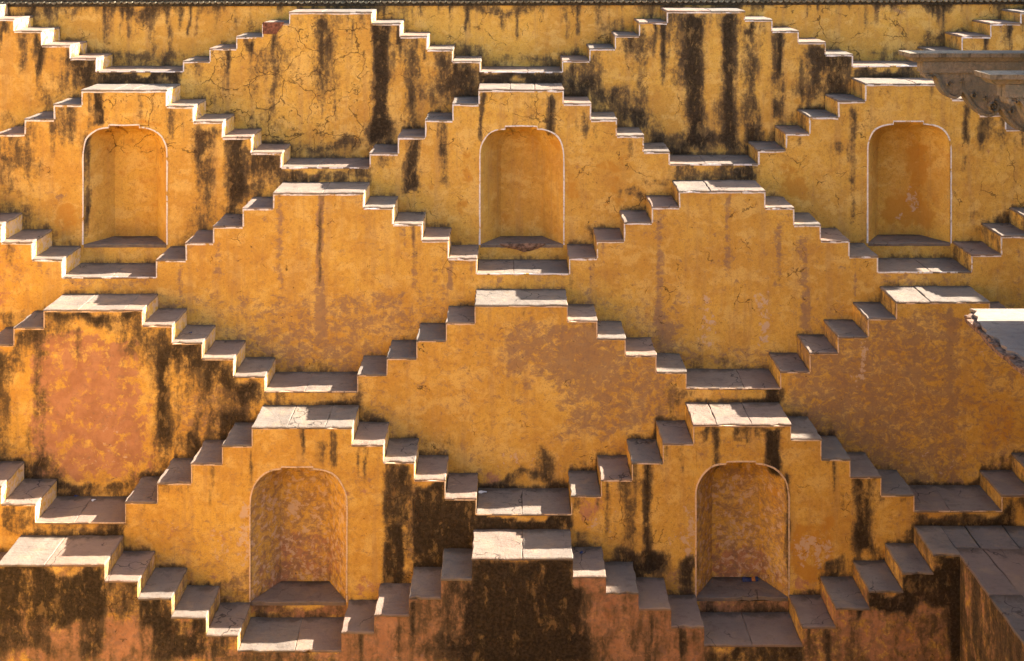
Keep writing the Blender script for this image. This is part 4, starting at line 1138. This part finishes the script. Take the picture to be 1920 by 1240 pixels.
mb.add(vs, [(j * n + i, j * n + (i + 1) % n, (j + 1) * n + (i + 1) % n, (j + 1) * n + i) for j in range(6) for i in range(n)])
mesh_obj('dome', mb.v, mb.f, M_CARVE, pv)

# broken slab edge of the pavilion's lower roof
YS = 19.5 * T
ZS = -(578 - HY) / F * YS
def onz(u, v, z=ZS):
    Y = -z * F / (v - HY)
    return (wx(u, Y), Y)
lr = thing('broken_roof_slab', 'sunlit stone slab with a jagged broken edge and loose rubble at the right edge', 'slab', (6.6, 13.0, ZS - .3))
edge = [(1818, 579), (1832, 583), (1826, 590), (1834, 594), (1832, 602), (1838, 606), (1842, 613), (1850, 620), (1849, 626), (1862, 631), (1874, 637), (1877, 646), (1888, 652), (1886, 657), (1904, 660), (1914, 667), (1926, 676), (1950, 700), (1990, 735)]
pts = [onz(*p) for p in edge]
far = [(8.2, pts[-1][1]), (8.2, pts[0][1])]
def prism(name, outline, z, th, mat, parent):
    n = len(outline)
    vs = [(x, y, z) for x, y in outline] + [(x, y, z - th) for x, y in outline]
    fs = [tuple(range(n)), tuple(range(2 * n - 1, n - 1, -1))] + [(i, n + i, n + (i + 1) % n, (i + 1) % n) for i in range(n)]
    o = mesh_obj(name, vs, fs, mat, parent)
    import bmesh
    b = bmesh.new()
    b.from_mesh(o.data)
    bmesh.ops.triangulate(b, faces=[f for f in b.faces if len(f.verts) > 4], ngon_method='EAR_CLIP')
    bmesh.ops.recalc_face_normals(b, faces=b.faces)
    b.to_mesh(o.data)
    b.free()
    return o
prism('screed', pts + far, ZS, .035, M_CEM, lr)
low = [(1809, 590), (1816, 597), (1828, 608), (1838, 616), (1846, 628), (1858, 641), (1876, 656), (1888, 664), (1902, 678), (1916, 688), (1930, 698), (1990, 752)]
lp = [onz(*p) for p in low]
prism('stone_layer', [(pts[0][0] + .02, pts[0][1] - .01)] + lp + [(8.18, lp[-1][1]), (8.18, pts[0][1] - .01)], ZS - .037, .05, M_RUB, lr)
rr = random.Random(21)
for i in range(11):
    a = lp[min(i, len(lp) - 2)]; b = lp[min(i + 1, len(lp) - 1)]
    t = rr.random()
    cx, cy = a[0] + (b[0] - a[0]) * t + .03, a[1] + (b[1] - a[1]) * t
    rx, ry, rz = rr.uniform(.025, .055), rr.uniform(.03, .07), rr.uniform(.012, .024)
    vs = []
    for j, zz in enumerate((-1, .3, 1)):
        for q in range(6):
            ang = q * math.pi / 3 + rr.uniform(-.3, .3)
            s = (1, 1, .6)[j] * rr.uniform(.8, 1.15)
            vs.append((cx + rx * s * math.cos(ang), cy + ry * s * math.sin(ang), ZS - .034 + rz * (zz + 1) * .8))
    fs = [(j * 6 + q, j * 6 + (q + 1) % 6, j * 6 + 6 + (q + 1) % 6, j * 6 + 6 + q) for j in range(2) for q in range(6)] + [tuple(range(12, 18))]
    mesh_obj('rubble_stone', vs, fs, M_RUB, lr)

# ------------------------------------------------------------------ small litter
def scrap(name, u, v, z, mat, label, cat, sx=.05, sy=.03, rz=.3, group=None):
    Y = -z * F / (v - HY)
    x = wx(u, Y)
    vs = []
    r = random.Random(int(u * 7 + v))
    for j in range(4):
        for i in range(4):
            a = (i / 3 - .5) * sx; b_ = (j / 3 - .5) * sy
            vs.append((x + a * math.cos(rz) - b_ * math.sin(rz), Y + a * math.sin(rz) + b_ * math.cos(rz), z + .004 + r.uniform(0, .018)))
    fs = [(j * 4 + i, j * 4 + i + 1, j * 4 + 5 + i, j * 4 + 4 + i) for j in range(3) for i in range(3)]
    vs2 = [(a, b_, c - .003) for a, b_, c in vs]
    o = mesh_obj(name, vs + vs2, fs + [tuple(16 + q for q in reversed(f)) for f in fs], mat)
    return tag(o, label, cat, group)
def ztop(k, u):
    d = TIERS[k]
    for i in range(0, len(d) - 2, 2):
        if d[i] <= u < d[i + 2]:
            return wz(d[i + 1], yk(k))
scrap('paper_scrap', 143, 930, ztop(5, 143), M_BLUE, 'small blue scrap on the littered landing under the pink pyramid', 'litter', .06, .05)
scrap('paper_scrap', 176, 939, ztop(5, 176), M_PAPER, 'small white paper scrap on the littered landing under the pink pyramid', 'litter', .06, .04, .8)
scrap('bottle_cap', 230, 549, ztop(4, 230), M_TEALP, 'tiny teal scrap against the wall on top of the pink pyramid', 'litter', .05, .05)
scrap('plastic_scrap', 357, 625, ztop(4, 357), M_BLUE, 'tiny blue scrap on a step of the pink pyramid', 'litter', .045, .03)
scrap('paper_scrap', 1090, 1037, ztop(6, 1090), M_BLUE, 'tiny blue scrap on the step right of the black pyramid top', 'litter', .05, .04)
scrap('paper_scrap', 905, 924, ztop(5, 905), M_PAPER, 'crumpled pale scrap in the back corner of the central lower landing', 'litter', .12, .05, .1)
# blue packet lying in the lower right niche
zn = wz(1121, yk(5))
Yp = yk(5) + .42
xp = wx(1406, Yp)
pk_ = thing('blue_packet', 'flattened blue packet lying at the back of the lower right niche', 'packet', (xp, Yp, zn))
mb = MB()
def pfn(i, j):
    a = (i - .5) * .23; h = math.sin(math.pi * j) * .045 * (.75 + .25 * math.sin(9 * i))
    return (xp + a, Yp - .045 + .09 * j + .02 * (i - .5), zn + .006 + h)
mb.grid(pfn, 10, 6)
mesh_obj('wrapper', mb.v, mb.f, M_BLUE, pk_)
mb = MB()
mb.grid(lambda i, j: (xp + .02 + .05 * i, Yp - .047 + .04 * j, zn + .012 + math.sin(math.pi * (j * .45)) * .047), 3, 4)
mesh_obj('print_panel', mb.v, mb.f, plain('orange_print', (.35, .14, .03), .5, .2, 40, .1), pk_)

# ------------------------------------------------------------------ the rest of the stepwell: other three sides, floor, ground
def side_wall(name, label, to_world, length, z_off=-1.2, shift=0.0):
    """six plain tiers with the same stepped outline; to_world(s, depth, z)"""
    mb = MB()
    P, st, rise = 6.1, .44, .245
    for k in range(0, 7):
        zpk = -1.25 - 1.49 * (k - 1)
        d0 = 0.72 * k
        s = -length / 2
        off = (0 if k % 2 else P / 2) + shift
        if k == 0:
            mb.add([to_world(-length / 2, 0, z_off), to_world(length / 2, 0, z_off), to_world(length / 2, 0, -3.2), to_world(-length / 2, 0, -3.2)], [(0, 1, 2, 3)])
            continue
        prevz = None
        while s < length / 2:
            ph = abs(((s + off) % P) - P / 2)
            i = max(0, min(5, int((ph - .65) / st + 1))) if ph > .65 else 0
            z = zpk - rise * i
            s2 = s + .11
            a = [to_world(s, d0, z), to_world(s2, d0, z), to_world(s2, d0, z - 3.4 if k < 6 else FLOOR), to_world(s, d0, z - 3.4 if k < 6 else FLOOR)]
            mb.add(a, [(0, 1, 2, 3)])
            mb.add([to_world(s, d0, z), to_world(s2, d0, z), to_world(s2, d0 - .72, z), to_world(s, d0 - .72, z)], [(0, 1, 2, 3)])
            if prevz is not None and abs(prevz - z) > .01:
                mb.add([to_world(s, d0, z), to_world(s, d0 - .72, z), to_world(s, d0 - .72, prevz), to_world(s, d0, prevz)], [(0, 1, 2, 3)])
            prevz = z
            s = s2
    o = mesh_obj(name, mb.v, mb.f, M_PL, None)
    tag(o, label, 'wall')
    return o
XR = 14.1
side_wall('side_wall', 'stepped right flank of the stepwell outside the picture', lambda s, d, z: (XR - d, 9.6 + s, z), 19.0, -.85)
side_wall('side_wall', 'stepped left flank of the stepwell outside the picture', lambda s, d, z: (-14.1 + d, 9.6 + s, z), 19.0)
side_wall('side_wall', 'stepped near flank of the stepwell below the viewpoint', lambda s, d, z: (s, .35 + d, z), 28.0)

kk = thing('corner_kiosk', 'domed corner kiosk on open columns outside the picture at right', 'kiosk', (11.0, 18.45, -3.6))
mb = MB()
mb.box(10.3, 11.7, 17.98, 18.95, -1.75, -1.45)
mesh_obj('eave_slab', mb.v, mb.f, M_CARVE, kk)
mb = MB()
n = 16
vs = [(11.0 + .62 * math.cos(j / 6 * math.pi / 2) * math.cos(2 * math.pi * i / n), 18.46 + .46 * math.cos(j / 6 * math.pi / 2) * math.sin(2 * math.pi * i / n), -1.449 + .62 * math.sin(j / 6 * math.pi / 2)) for j in range(7) for i in range(n)]
mb.add(vs, [(j * n + i, j * n + (i + 1) % n, (j + 1) * n + (i + 1) % n, (j + 1) * n + i) for j in range(6) for i in range(n)])
mesh_obj('dome', mb.v, mb.f, M_CARVE, kk)
for (x, y) in ((10.5, 18.3), (11.5, 18.3), (10.5, 18.8), (11.5, 18.8)):
    mb = MB()
    mb.box(x - .06, x + .06, y - .06, y + .06, -3.6, -1.752)
    mesh_obj('column', mb.v, mb.f, M_CARVE, kk)

mb = MB()
mb.add([(-15, 0, FLOOR), (15, 0, FLOOR), (15, 20, FLOOR), (-15, 20, FLOOR)], [(0, 1, 2, 3)])
o = mesh_obj('pit_floor', mb.v, mb.f, M_WATER)
o['kind'] = 'structure'
mb = MB()
G = 400
zg = -1.22
yb0 = Y0 + .45
for (xa, xb, ya, yb) in ((-G, G, yb0, G), (-G, G, -G, .32), (-G, -14.13, .32, yb0), (14.13, G, .32, yb0)):
    mb.add([(xa, ya, zg), (xb, ya, zg), (xb, yb, zg), (xa, yb, zg)], [(0, 1, 2, 3)])
o = mesh_obj('ground', mb.v, mb.f, M_GROUND)
o['kind'] = 'structure'
